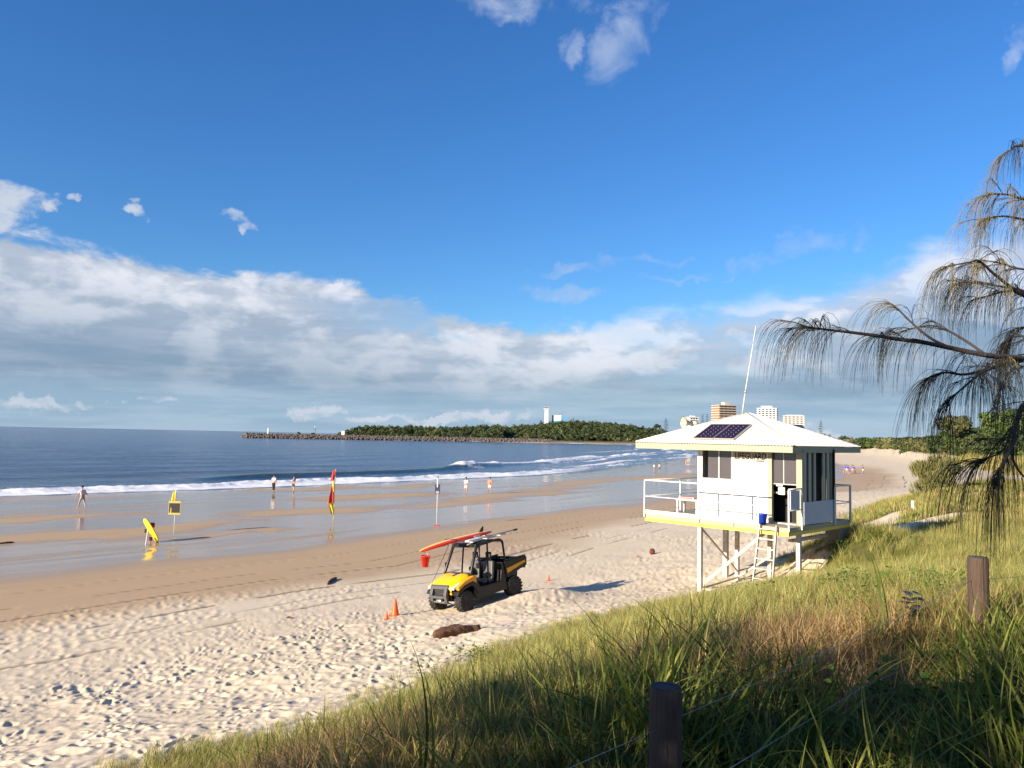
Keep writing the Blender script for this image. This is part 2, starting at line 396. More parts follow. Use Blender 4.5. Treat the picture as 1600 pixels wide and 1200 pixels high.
class MB:
    def __init__(s): s.v = []; s.f = []; s.sm = []
    def add(s, vs, fs, smooth=False):
        b = len(s.v); s.v += [tuple(v) for v in vs]
        for f in fs: s.f.append(tuple(i + b for i in f)); s.sm.append(smooth)
        return s
    def box(s, c, d, rot=None):
        hx, hy, hz = d[0] / 2, d[1] / 2, d[2] / 2
        vs = [Vector((x * hx, y * hy, z * hz)) for z in (-1, 1) for y in (-1, 1) for x in (-1, 1)]
        if rot is not None:
            m = rot if isinstance(rot, Matrix) else Euler(rot).to_matrix()
            vs = [m @ v for v in vs]
        c = Vector(c)
        return s.add([v + c for v in vs], [(0, 2, 3, 1), (4, 5, 7, 6), (0, 1, 5, 4), (2, 6, 7, 3), (0, 4, 6, 2), (1, 3, 7, 5)])
    def bx(s, x0, x1, y0, y1, z0, z1):
        return s.box(((x0 + x1) / 2, (y0 + y1) / 2, (z0 + z1) / 2), (abs(x1 - x0), abs(y1 - y0), abs(z1 - z0)))
    def bar(s, a, b, w, h=None, up=(0, 0, 1)):
        """square bar from a to b"""
        a, b = Vector(a), Vector(b); h = h or w
        d = (b - a); ln = d.length; d.normalize(); up = Vector(up)
        if abs(d.dot(up)) > 0.98: up = Vector((1, 0, 0))
        x = d.cross(up).normalized(); y = x.cross(d)
        m = Matrix((x, y, d)).transposed()
        return s.box((a + b) / 2, (w, h, ln), m)
    def tube(s, P, r, n=8, cap=True, smooth=True, flat=1.0):
        P = [Vector(p) for p in P]; k = len(P)
        r = [r] * k if isinstance(r, (int, float)) else r
        vs = []; up = None
        for i in range(k):
            d = (P[min(i + 1, k - 1)] - P[max(i - 1, 0)])
            if d.length < 1e-9: d = Vector((0, 0, 1))
            d.normalize()
            if up is None: up = Vector((0, 0, 1)) if abs(d.z) < 0.9 else Vector((1, 0, 0))
            x = d.cross(up)
            if x.length < 1e-6: x = d.orthogonal()
            x.normalize(); y = x.cross(d).normalized(); up = y
            for j in range(n):
                a = 2 * PI * j / n
                vs.append(P[i] + x * math.cos(a) * r[i] + y * math.sin(a) * r[i] * flat)
        fs = [(i * n + j, i * n + (j + 1) % n, (i + 1) * n + (j + 1) % n, (i + 1) * n + j) for i in range(k - 1) for j in range(n)]
        s.add(vs, fs, smooth)
        if cap:
            b = len(s.v) - len(vs)
            s.f.append(tuple(b + j for j in range(n))[::-1]); s.sm.append(False)
            s.f.append(tuple(b + (k - 1) * n + j for j in range(n))); s.sm.append(False)
        return s
    def lathe(s, prof, n=16, c=(0, 0, 0), m=None, smooth=True, jit=0.0):
        c = Vector(c); vs = []
        for r, z in prof:
            for j in range(n):
                a = 2 * PI * j / n; rr = r * (1 + jit * math.sin(a * 3 + 1) + jit * 0.6 * math.sin(a * 7 + 2))
                v = Vector((rr * math.cos(a), rr * math.sin(a), z))
                if m is not None: v = m @ v
                vs.append(v + c)
        fs = [(i * n + j, i * n + (j + 1) % n, (i + 1) * n + (j + 1) % n, (i + 1) * n + j) for i in range(len(prof) - 1) for j in range(n)]
        b = len(s.v)
        s.add(vs, fs, smooth)
        if prof[0][0] > 1e-5: s.f.append(tuple(b + j for j in range(n))[::-1]); s.sm.append(False)
        if prof[-1][0] > 1e-5: s.f.append(tuple(b + (len(prof) - 1) * n + j for j in range(n))); s.sm.append(False)
        return s
    def prism(s, poly, y0, y1, axis='y'):
        """polygon in (x,z) extruded along y (or (y,z) along x, (x,y) along z)"""
        k = len(poly)
        def P(p, t):
            if axis == 'y': return (p[0], t, p[1])
            if axis == 'x': return (t, p[0], p[1])
            return (p[0], p[1], t)
        vs = [P(p, y0) for p in poly] + [P(p, y1) for p in poly]
        fs = [tuple(range(k)), tuple(range(2 * k - 1, k - 1, -1))] + [(i, i + k, (i + 1) % k + k, (i + 1) % k) for i in range(k)]
        return s.add(vs, fs)
    def build(s, name, mat, parent=None, bevel=0.0, label=None, subsurf=0):
        me = bpy.data.meshes.new(name); me.from_pydata(s.v, [], s.f)
        me.polygons.foreach_set('use_smooth', s.sm)
        bm = bmesh.new(); bm.from_mesh(me); bmesh.ops.recalc_face_normals(bm, faces=bm.faces); bm.to_mesh(me); bm.free()
        me.update()
        if mat: me.materials.append(mat)
        o = bpy.data.objects.new(name, me); COL.objects.link(o)
        if parent: o.parent = parent
        if bevel:
            b = o.modifiers.new('bevel', 'BEVEL'); b.width = bevel; b.segments = 2; b.limit_method = 'ANGLE'; b.angle_limit = R(40)
        if subsurf:
            b = o.modifiers.new('subsurf', 'SUBSURF'); b.levels = subsurf; b.render_levels = subsurf
        if label: o['label'] = label
        return o
def simple_mat(name, c, rough=0.6, metal=0.0, var=0.12, scale=6.0, bump=0.0, bscale=40.0, spec=0.5, dirt=None, dirt_amt=0.0, dscale=3.0, stretch=(1, 1, 1), objrand=0.0):
    m = bpy.data.materials.new(name); m.use_nodes = True; nt = m.node_tree
    p = nt.nodes['Principled BSDF']
    tc = N(nt, 'ShaderNodeTexCoord').outputs['Object']
    tc = VSCALE(nt, tc, stretch)
    n = NOISE(nt, tc, scale, 5, 0.6)
    f = M(nt, 'MULTIPLY_ADD', n, 2 * var, 1 - var)
    if objrand:
        oi = N(nt, 'ShaderNodeObjectInfo')
        f = M(nt, 'MULTIPLY', f, M(nt, 'MULTIPLY_ADD', oi.outputs['Random'], 2 * objrand, 1 - objrand))
    cc = N(nt, 'ShaderNodeVectorMath', operation='SCALE'); cc.inputs[0].default_value = c[:3]; L(nt, f, cc.inputs['Scale'])
    col = cc.outputs[0]
    if dirt:
        d = SS(nt, NOISE(nt, tc, dscale, 6, 0.65, 0.3), 0.52, 0.72)
        col = MIX(nt, M(nt, 'MULTIPLY', d, dirt_amt), col, dirt)
    L(nt, col, p.inputs['Base Color'])
    p.inputs['Roughness'].default_value = rough; p.inputs['Metallic'].default_value = metal
    p.inputs['Specular IOR Level'].default_value = spec
    if bump:
        b = N(nt, 'ShaderNodeBump'); b.inputs['Strength'].default_value = bump; b.inputs['Distance'].default_value = 0.02
        L(nt, NOISE(nt, tc, bscale, 5, 0.6), b.inputs['Height']); L(nt, b.outputs[0], p.inputs['Normal'])
    return m

# ------------------------------------------------------------------ the ground: one sheet, fine near the camera
def build_ground():
    nth, nr1 = 1000, 700
    th = np.linspace(R(-40), R(42), nth)
    inv = np.linspace(1 / 2.2, 1 / 6.0, 60)[:-1]
    r = np.concatenate([[0.05, 0.6, 1.2, 1.7], 1 / inv, 1 / np.linspace(1 / 6.0, 1 / 9000.0, nr1)])
    T, RR = np.meshgrid(th, r)
    X = RR * np.sin(T); Y = RR * np.cos(T)
    x = X.ravel(); y = Y.ravel()
    h, ds, df, D, film, damp, groove, pat = surf(x, y)
    nr = len(r)
    i = np.arange(nr - 1)[:, None] * nth + np.arange(nth - 1)[None, :]
    f = np.stack([i, i + nth, i + nth + 1, i + 1], -1).reshape(-1, 4)
    keep = ~((ds[f].max(1) < -25) & (RR.ravel()[f].min(1) > 60))
    f = f[keep]
    used = np.unique(f); remap = -np.ones(len(x), int); remap[used] = np.arange(len(used))
    v = np.stack([x, y, h], 1)[used]
    # sandy paths through the dune grass
    sandy = np.zeros(x.shape)
    for px, py, a, b, th_ in [(1395, 806, 4.2, 0.8, 0.3), (1345, 812, 3.2, 1.3, 0.6), (1510, 748, 12, 6, 0.5), (1570, 752, 12, 3.5, 0.2), (1360, 795, 3.0, 1.2, .9), (1590, 735, 18, 4, .2), (1400, 790, 2, .7, .3), (1470, 775, 5, .6, .2)]:
        p = atZ(px, py, 3.35)
        u = ((x - p.x) * math.cos(th_) + (y - p.y) * math.sin(th_)) / a; w = (-(x - p.x) * math.sin(th_) + (y - p.y) * math.cos(th_)) / b
        sandy = np.maximum(sandy, np.exp(-(u * u + w * w)))
    # bare bank beneath the tower
    u = (x - 8.0) / 1.5; w = (y - 23.6) / 1.6
    sandy = np.maximum(sandy, np.exp(-(u * u + w * w)) * 0.9)
    veg = sstep(df + (fbm(x * 0.8, y * 0.8, 3, 120) - 0.5) * 2.0 * sstep(y, 90, 40), 0.0, 1.3 + np.maximum(y, 0) / 30.0) * (1 - sstep(sandy, 0.25, 0.5))
    global SANDY_FN
    at = dict(film=film[used], damp=damp[used], groove=groove[used], veg=veg[used], D=D[used], pat=pat[used])
    return v, remap[f], at
def sandy_at(x, y):
    sandy = np.zeros(x.shape)
    for px, py, a, b, th_ in [(1395, 806, 4.2, 0.8, 0.3), (1345, 812, 3.2, 1.3, 0.6), (1510, 748, 12, 6, 0.5), (1570, 752, 12, 3.5, 0.2), (1360, 795, 3.0, 1.2, .9), (1590, 735, 18, 4, .2), (1400, 790, 2, .7, .3), (1470, 775, 5, .6, .2)]:
        p = atZ(px, py, 3.35)
        u = ((x - p.x) * math.cos(th_) + (y - p.y) * math.sin(th_)) / a; w = (-(x - p.x) * math.sin(th_) + (y - p.y) * math.cos(th_)) / b
        sandy = np.maximum(sandy, np.exp(-(u * u + w * w)))
    u = (x - 8.0) / 1.5; w = (y - 23.6) / 1.6
    return np.maximum(sandy, np.exp(-(u * u + w * w)) * 0.9)
gm = bpy.data.materials.new('sand'); gm.use_nodes = True
nt = gm.node_tree; p = nt.nodes['Principled BSDF']
def ATT(nt, n): return N(nt, 'ShaderNodeAttribute', attribute_name=n).outputs['Fac']
tc = N(nt, 'ShaderNodeTexCoord').outputs['Object']
a_film, a_damp, a_gr, a_veg, a_D, a_pat = [ATT(nt, k) for k in ('film', 'damp', 'groove', 'veg', 'D', 'pat')]
n1 = NOISE(nt, tc, 1.3, 6, 0.6); n2 = NOISE(nt, tc, 14, 5, 0.65); n3 = NOISE(nt, tc, 0.25, 4, 0.5)
along = VSCALE(nt, VSCALE(nt, tc, (1, 1, 1), (0, 0, 0), (0, 0, R(-47))), (0.08, 0.9, 1))
nst = NOISE(nt, along, 1.0, 6, 0.62, 0.4)
dryc = MIX(nt, n1, (0.55, 0.455, 0.32), (0.69, 0.585, 0.43))
dryc = MIX(nt, SS(nt, n2, 0.60, 0.78), dryc, (0.44, 0.34, 0.23))
dryc = MIX(nt, M(nt, 'MULTIPLY', SS(nt, n3, 0.5, 0.62), 0.3), dryc, (0.70, 0.575, 0.45))
dampc = MIX(nt, nst, (0.39, 0.27, 0.15), (0.52, 0.375, 0.225))
dampf = SS(nt, M(nt, 'ADD', a_damp, M(nt, 'MULTIPLY', M(nt, 'SUBTRACT', n1, 0.5), 0.35)), 0.15, 0.85)
c1 = MIX(nt, dampf, dryc, dampc)
filmf = SS(nt, M(nt, 'ADD', a_film, M(nt, 'MULTIPLY', M(nt, 'SUBTRACT', nst, 0.5), 1.3)), 0.12, 0.95)
c2 = MIX(nt, filmf, c1, (0.30, 0.21, 0.13))
c3 = MIX(nt, M(nt, 'MULTIPLY', SS(nt, a_gr, 0.15, 0.8), 0.75), c2, (0.15, 0.10, 0.06))
gcol = MIX(nt, NOISE(nt, tc, 3.0, 5, 0.7), (0.035, 0.035, 0.014), (0.12, 0.09, 0.04))
gcol = MIX(nt, SS(nt, NOISE(nt, tc, 0.15, 4, 0.6), 0.4, 0.6), gcol, (0.10, 0.10, 0.03))
vegf = SS(nt, M(nt, 'ADD', a_veg, M(nt, 'MULTIPLY', M(nt, 'SUBTRACT', NOISE(nt, tc, 2.2, 5, 0.7), 0.5), 0.8)), 0.4, 0.65)
c4 = MIX(nt, vegf, c3, gcol)
L(nt, c4, p.inputs['Base Color'])
rgh = M(nt, 'MULTIPLY_ADD', filmf, -0.52, 0.62)
rgh = M(nt, 'MULTIPLY_ADD', M(nt, 'SUBTRACT', 1.0, dampf), 0.3, rgh, clamp=True)
L(nt, M(nt, 'MAXIMUM', rgh, 0.075), p.inputs['Roughness'])
L(nt, M(nt, 'MULTIPLY_ADD', filmf, 0.17, 0.15), p.inputs['Specular IOR Level'])
bh = M(nt, 'ADD', M(nt, 'MULTIPLY', n2, 0.5), M(nt, 'MULTIPLY', NOISE(nt, tc, 60, 3, 0.7), 0.25))
b = N(nt, 'ShaderNodeBump'); b.inputs['Distance'].default_value = 0.03
L(nt, M(nt, 'MULTIPLY_ADD', M(nt, 'SUBTRACT', 1.0, M(nt, 'MAXIMUM', filmf, dampf)), 0.5, 0.02), b.inputs['Strength'])
L(nt, bh, b.inputs['Height'])
b2 = N(nt, 'ShaderNodeBump'); b2.inputs['Distance'].default_value = 0.05
L(nt, M(nt, 'MULTIPLY', dampf, 0.16), b2.inputs['Strength']); L(nt, nst, b2.inputs['Height']); L(nt, b.outputs[0], b2.inputs['Normal'])
L(nt, b2.outputs[0], p.inputs['Normal'])
gv, gf, gat = build_ground()
beach = mesh_np('ground', gv, gf, gm, attrs=gat)
tag(beach, 'sandy beach rising into a grassy dune, wet and shining near the water', kind='structure')
# coarse ground behind and beside the view, so the place goes on
def rest_of_ground():
    th = np.concatenate([np.linspace(R(42), R(320), 90)])
    r = np.concatenate([[0.05, 0.6, 1.2, 1.7], np.geomspace(2.2, 9000, 90)])
    T, RR = np.meshgrid(th, r); x = (RR * np.sin(T)).ravel(); y = (RR * np.cos(T)).ravel()
    h, ds, df, D = terrain(x, y)
    i = np.arange(len(r) - 1)[:, None] * len(th) + np.arange(len(th) - 1)[None, :]
    f = np.stack([i, i + len(th), i + len(th) + 1, i + 1], -1).reshape(-1, 4)
    keep = ~(ds[f].max(1) < -60); f = f[keep]
    z = np.zeros(len(x))
    o = mesh_np('ground', np.stack([x, y, h], 1), f, gm, attrs=dict(film=sstep(D, 50, 42), damp=sstep(D, 60, 51), groove=z, veg=sstep(df, 0, 1.3), D=D, pat=z))
    tag(o, 'dune ground behind the viewpoint', kind='structure')
rest_of_ground()

# ------------------------------------------------------------------ the sea
def build_sea():
    nth = 1100
    th = np.linspace(R(-60), R(32), nth)
    r = 1 / np.linspace(1 / 42.0, 1 / 1500.0, 560)
    r = np.concatenate([r, np.geomspace(1500, 60000, 40)[1:]])
    T, RR = np.meshgrid(th, r); x = (RR * np.sin(T)).ravel(); y = (RR * np.cos(T)).ravel()
    ds = sdist(x, y, SHORE_P)
    q = -ds
    s = x * 0.7 + y * 0.7
    pxs = 800 + 1200 * x / np.maximum(y, 1)
    z = np.zeros(x.shape)
    near = sstep(RR.ravel(), 900, 150)
    ql = q + (fbm(s * 0.03, s * 0 + 1, 3, 200) - 0.5) * 7
    swell = (np.sin(ql * 0.33 + 1.3 * fbm(s * 0.02, q * 0.01, 3, 205) * 6) * 0.09 + (fbm(s * 0.05, q * 0.35, 4, 209) - 0.5) * 0.28)
    z += swell * near * sstep(q, 3, 30)
    z += (fbm(x * 0.45, y * 0.45, 3, 215) - 0.5) * 0.10 * near
    # unbroken green wave, its left part already spilling at the shore
    g = sstep(pxs, 250, 430) * sstep(pxs, 830, 740)
    q1 = 17.0 + (fbm(s * 0.04, s * 0 + 5, 3, 220) - 0.5) * 5 + 4 * sstep(pxs, 500, 750)
    ridge = np.where(q > q1, np.exp(-((q - q1) / 4.5) ** 2), np.exp(-((q - q1) / 1.1) ** 2))
    z += ridge * 0.5 * g
    # breaking wave further right
    g2 = sstep(pxs, 690, 712) * sstep(pxs, 1120, 1000) * (0.45 + 0.55 * sstep(fbm(s * 0.09, s * 0, 3, 225), 0.40, 0.55))
    q2 = q1 + 1.5
    ridge2 = np.where(q > q2, np.exp(-((q - q2) / 3.0) ** 2), np.exp(-((q - q2) / 1.6) ** 2))
    lump = fbm(x * 0.9, y * 0.9, 4, 230)
    z += ridge2 * g2 * (0.75 + 0.5 * (lump - 0.5))
    foam = ridge2 * g2 * 1.6
    foam = np.maximum(foam, np.where((q < q2), np.exp(-((q2 - q) / 6.0)), 0) * g2 * 0.85 * sstep(lump, 0.36, 0.56))
    # spilling line at the water's edge, and lines of older foam
    e0 = (fbm(s * 0.12, s * 0 + 9, 4, 240) - 0.5) * 4
    left = sstep(pxs, 980, 780)
    fw = 5.5 + e0 + 3 * sstep(pxs, 300, 420) * sstep(pxs, 620, 520)
    f1 = sstep(q, 0.0, 1.2) * sstep(q, fw + 1.5, fw - 1.2) * (0.62 + 0.6 * fbm(x * 0.7, y * 0.7, 4, 245))
    z += np.exp(-((q - fw + 1) / 1.2) ** 2) * 0.34 * (0.55 + 0.9 * lump) * left * sstep(q, 0.5, 2)
    foam = np.maximum(foam, f1 * (0.35 + 0.65 * left))
    far_r = sstep(pxs, 850, 940)
    for q0, wd, amp in ((3.0, 1.6, 0.8), (9, 1.8, 0.9), (17, 2.0, 0.7), (30, 3.0, 1.0), (45, 2.5, 0.6)):
        qq = q + (fbm(s * 0.025, s * 0 + q0, 3, 250) - 0.5) * 10
        seg = sstep(fbm(s * 0.035, s * 0 + q0 * 3, 3, 255), 0.40, 0.55)
        foam = np.maximum(foam, np.exp(-((qq - q0) / wd) ** 2) * amp * seg * far_r)
        z += np.exp(-((qq - q0) / wd) ** 2) * 0.25 * seg * far_r
    # lacy remains between the lines
    lace = sstep(fbm(s * 0.25, q * 0.8, 5, 260), 0.54, 0.66) * sstep(q, 26, 6) * sstep(q, 0, 1.0)
    foam = np.maximum(foam, lace * 0.55)
    z += 0.015 + np.where(q < 4, 0.0, 0.0)
    z = np.where(q < 1.5, np.minimum(z, 0.02 + 0.02 * np.maximum(q, 0)), z)
    i = np.arange(len(r) - 1)[:, None] * nth + np.arange(nth - 1)[None, :]
    f = np.stack([i, i + nth, i + nth + 1, i + 1], -1).reshape(-1, 4)
    keep = q[f].max(1) > -6; f = f[keep]
    used = np.unique(f); remap = -np.ones(len(x), int); remap[used] = np.arange(len(used))
    shallow = np.exp(-np.maximum(q, 0) / 14.0)
    return np.stack([x, y, z], 1)[used], remap[f], dict(foam=np.clip(foam, 0, 1)[used], shallow=shallow[used], face=(ridge * g * (q < q1 + 1.5))[used])
wm = bpy.data.materials.new('sea_water'); wm.use_nodes = True
nt = wm.node_tree; p = nt.nodes['Principled BSDF']
tc = N(nt, 'ShaderNodeTexCoord').outputs['Object']
a_fo, a_sh, a_fa = ATT(nt, 'foam'), ATT(nt, 'shallow'), ATT(nt, 'face')
rot = VSCALE(nt, tc, (1, 1, 1), (0, 0, 0), (0, 0, R(-15)))
wsl = NOISE(nt, VSCALE(nt, rot, (0.010, 0.045, 1)), 1.0, 6, 0.6, 0.5)
wc = MIX(nt, SS(nt, wsl, 0.35, 0.65), (0.010, 0.042, 0.105), (0.018, 0.068, 0.15))
wc = MIX(nt, M(nt, 'MULTIPLY', a_sh, 0.55), wc, (0.085, 0.10, 0.09))
wc = MIX(nt, M(nt, 'MULTIPLY', SS(nt, a_fa, 0.2, 0.8), 0.8), wc, (0.06, 0.07, 0.03))
fn = NOISE(nt, tc, 3.2, 7, 0.7)
ff = SS(nt, M(nt, 'ADD', a_fo, M(nt, 'MULTIPLY', M(nt, 'SUBTRACT', fn, 0.5), 0.9)), 0.32, 0.72)
wc = MIX(nt, ff, wc, (0.78, 0.79, 0.80))
L(nt, wc, p.inputs['Base Color'])
L(nt, M(nt, 'MULTIPLY_ADD', ff, 0.5, 0.16), p.inputs['Roughness'])
p.inputs['IOR'].default_value = 1.333
L(nt, M(nt, 'MULTIPLY_ADD', a_sh, 0.3, 0.19), p.inputs['Specular IOR Level'])
wa = NOISE(nt, VSCALE(nt, rot, (0.35, 0.9, 1)), 1.6, 5, 0.65)
wb = NOISE(nt, VSCALE(nt, rot, (0.05, 0.16, 1)), 1.0, 4, 0.6)
bmp = N(nt, 'ShaderNodeBump'); bmp.inputs['Distance'].default_value = 0.35; bmp.inputs['Strength'].default_value = 0.9
L(nt, M(nt, 'ADD', M(nt, 'MULTIPLY', wa, 0.55), M(nt, 'MULTIPLY', wb, 2.2)), bmp.inputs['Height'])
L(nt, bmp.outputs[0], p.inputs['Normal'])
sv, sf, sat = build_sea()
sea = mesh_np('sea', sv, sf, wm, attrs=sat)
tag(sea, 'calm blue sea with small waves breaking white along the shore', kind='structure')
# ------------------------------------------------------------------ shared materials
MT = {}
MT['white'] = simple_mat('white_paint', (0.70, 0.69, 0.66), 0.5, var=0.08, dirt=(0.38, 0.24, 0.14), dirt_amt=0.5, dscale=5)
MT['wall'] = simple_mat('white_wall_panel', (0.72, 0.71, 0.68), 0.55, var=0.06, dirt=(0.50, 0.43, 0.33), dirt_amt=0.4, dscale=1.2, stretch=(1, 1, 0.35))
MT['roof'] = simple_mat('roof_sheet', (0.64, 0.62, 0.56), 0.5, var=0.08, dirt=(0.40, 0.36, 0.28), dirt_amt=0.45, dscale=1.3)
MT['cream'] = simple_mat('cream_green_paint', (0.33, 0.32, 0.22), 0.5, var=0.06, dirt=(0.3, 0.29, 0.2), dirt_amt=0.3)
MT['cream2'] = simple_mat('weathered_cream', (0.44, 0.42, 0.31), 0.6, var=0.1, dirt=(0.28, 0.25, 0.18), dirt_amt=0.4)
MT['yellow'] = simple_mat('yellow_paint', (0.78, 0.60, 0.09), 0.45, var=0.08, dirt=(0.5, 0.4, 0.12), dirt_amt=0.3)
MT['dark'] = simple_mat('shaded_interior', (0.012, 0.012, 0.013), 0.8, var=0.2)  # near-black colour stands in for the shade inside the cabin
MT['black'] = simple_mat('black_plastic', (0.005, 0.005, 0.005), 0.5, var=0.2)
MT['blackm'] = simple_mat('black_metal', (0.015, 0.015, 0.016), 0.35, metal=0.3, var=0.2)
MT['rubber'] = simple_mat('tyre_rubber', (0.02, 0.019, 0.018), 0.85, var=0.25, dirt=(0.16, 0.12, 0.085), dirt_amt=0.5, dscale=9)
MT['grey'] = simple_mat('grey_plastic', (0.085, 0.085, 0.085), 0.5, var=0.1)
MT['lgrey'] = simple_mat('light_grey_board', (0.50, 0.54, 0.58), 0.6, var=0.05, dirt=(0.32, 0.34, 0.36), dirt_amt=0.3)
MT['pier'] = simple_mat('weathered_pier', (0.24, 0.24, 0.22), 0.85, var=0.15, dirt=(0.12, 0.11, 0.09), dirt_amt=0.5)
MT['metal'] = simple_mat('galvanised', (0.45, 0.44, 0.42), 0.4, metal=0.7, var=0.15)
MT['deck'] = simple_mat('deck_board', (0.30, 0.27, 0.22), 0.75, var=0.2, scale=3, stretch=(1, 8, 8), objrand=0.15)
MT['timber'] = simple_mat('painted_timber', (0.52, 0.47, 0.40), 0.65, var=0.15, dirt=(0.32, 0.2, 0.12), dirt_amt=0.6, dscale=5)
MT['blue'] = simple_mat('blue_plastic', (0.02, 0.07, 0.62), 0.35, var=0.06)
MT['red'] = simple_mat('red_plastic', (0.62, 0.02, 0.015), 0.4, var=0.08)
MT['orange'] = simple_mat('orange_plastic', (0.85, 0.10, 0.01), 0.5, var=0.06, dirt=(0.5, 0.2, 0.08), dirt_amt=0.3, dscale=8)
MT['vyellow'] = simple_mat('bonnet_paint', (0.80, 0.45, 0.004), 0.22, var=0.05)
MT['vorange'] = simple_mat('side_panel_paint', (0.68, 0.30, 0.02), 0.3, var=0.05)
MT['print'] = simple_mat('dark_lettering', (0.006, 0.007, 0.012), 0.6, var=0.05)
MT['wprint'] = simple_mat('white_lettering', (0.75, 0.75, 0.75), 0.6, var=0.05)
MT['shaded_sign'] = simple_mat('sign_board', (0.46, 0.41, 0.34), 0.6, var=0.04)  # tan tone stands in for the eave's shade on the board
def glass_mat(name, c, rough=0.06, spec=0.8):
    m = simple_mat(name, c, rough, var=0.1); m.node_tree.nodes['Principled BSDF'].inputs['Specular IOR Level'].default_value = spec; return m
MT['glass'] = glass_mat('tinted_glass', (0.085, 0.075, 0.08), 0.08)
MT['lens'] = glass_mat('headlamp_lens', (0.55, 0.56, 0.58), 0.1)
MT['solar'] = glass_mat('solar_cell', (0.022, 0.008, 0.016), 0.2, 0.25)
def lettering(name, text, size, mat, parent, loc, rot, bold=0.0, sx=1.0, align='LEFT'):
    cu = bpy.data.curves.new(name, 'FONT'); cu.body = text; cu.size = size; cu.extrude = 0.002; cu.offset = bold; cu.align_x = align; cu.resolution_u = 3
    t = bpy.data.objects.new(name, cu); COL.objects.link(t)
    dg = bpy.context.evaluated_depsgraph_get(); dg.update()
    me = bpy.data.meshes.new_from_object(t.evaluated_get(dg)); me.name = name
    bpy.data.objects.remove(t); bpy.data.curves.remove(cu)
    me.materials.clear(); me.materials.append(mat)
    o = bpy.data.objects.new(name, me); COL.objects.link(o); o.parent = parent
    o.location = loc; o.rotation_euler = rot; o.scale = (sx, 1, 1)
    return o

# ------------------------------------------------------------------ the lifeguard tower: local x runs inland from the front, local y to its left
TZ = 2.0
TA = R(44)
hut = empty('lifeguard_tower', (7.67, 21.3, TZ), (0, 0, TA),
            'white lifeguard cabin with a hipped roof on stilts at the foot of the grassy dune', 'lifeguard tower')
W_, L_ = 4.07, 4.80
FZ = 1.945                                  # deck top
def P(name, mb, mat, parent=hut, **k): return mb.build(name, MT[mat], parent, **k)
# deck boards, run across the front
nb = 34; pitch = (L_ - 0.04) / nb
bme = None
for i in range(nb):
    if bme is None:
        b = MB().bx(0.045, W_ - 0.045, -pitch / 2 + 0.006, pitch / 2 - 0.006, -0.03, 0); o = b.build('deck_board', MT['deck'], hut); bme = o.data
    else:
        o = bpy.data.objects.new('deck_board', bme); COL.objects.link(o); o.parent = hut
    o.location = (0, 0.02 + pitch * (i + 0.5), FZ)
m = MB()
m.bx(0, 0.04, 0, L_, FZ - 0.13, FZ + 0.0); m.bx(0, 0.04, L_ - .04, L_, FZ - .13, FZ)
m.bx(W_ - 0.04, W_, 0, L_, FZ - 0.13, FZ); m.bx(0.045, W_ - 0.045, 0, 0.04, FZ - 0.13, FZ - 0.001); m.bx(0.045, W_ - 0.045, L_ - 0.04, L_, FZ - 0.13, FZ - 0.001)
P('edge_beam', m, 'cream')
m = MB()
m.bx(-0.003, 0.05, -0.003, L_ + 0.003, FZ - 0.225, FZ - 0.134)
m.bx(0.055, W_, -0.003, 0.045, FZ - 0.225, FZ - 0.134)
m.bx(0.055, W_, L_ - 0.045, L_ + .003, FZ - 0.225, FZ - 0.134)
P('yellow_strip', m, 'yellow')
m = MB()
for x in (0.55, 1.3, 2.1, 2.9, 3.6): m.bx(x - 0.03, x + 0.03, 0.05, L_ - 0.05, FZ - 0.2, FZ - 0.035)
P('joist', m, 'cream2')
P('toe_board', MB().bx(-0.012, 0.010, 0.9, L_, FZ + 0.004, FZ + 0.125), 'white')
# railings
def rail_part(name, a, b, w=0.038): return MB().tube([a, b], w / 2, 8).build(name, MT['white'], hut)
RH = 1.06
def railing(p0, p1, posts, mids=(0.52,)):
    p0, p1 = Vector((*p0, FZ)), Vector((*p1, FZ))
    rail_part('top_rail', p0 + Vector((0, 0, RH)), p1 + Vector((0, 0, RH)), 0.045)
    for q in mids: rail_part('mid_rail', p0 + Vector((0, 0, RH * q)), p1 + Vector((0, 0, RH * q)), 0.03)
    for t in posts:
        q = p0.lerp(p1, t); MB().bx(q.x - .021, q.x + .021, q.y - .021, q.y + .021, FZ - 0.1, FZ + RH - 0.02).build('rail_post', MT['white'], hut, bevel=0.004)
railing((-0.03, 0.88), (-0.03, L_), ((0), (1.675 - .88) / (L_ - .88), (2.82 - .88) / (L_ - .88), 1))
railing((0.0, L_ + 0.03), (W_, L_ + 0.03), (0.5, 1))
railing((W_ + 0.03, L_), (W_ + 0.03, 0), (0.5, 1.0))
railing((2.95, -0.03), (W_, -0.03), (0.0, 1.0), (0.5,))
railing((-0.03, -0.03), (0.75, -0.03), (0.0, 1.0), (0.45,))
P('notice_panel', MB().bx(0.12, 0.66, -0.012, 0.008, FZ + 0.48, FZ + 1.02), 'lgrey')
# tall front corner post
WX = 0.95; WY0, WY1 = 0.06, 3.45; WX1 = 3.0; WH = 4.12
def wall_box(name, x0, x1, y0, y1, z0, z1, mat='wall', **k): return P(name, MB().bx(x0, x1, y0, y1, z0, z1), mat, **k)
T_ = 0.07
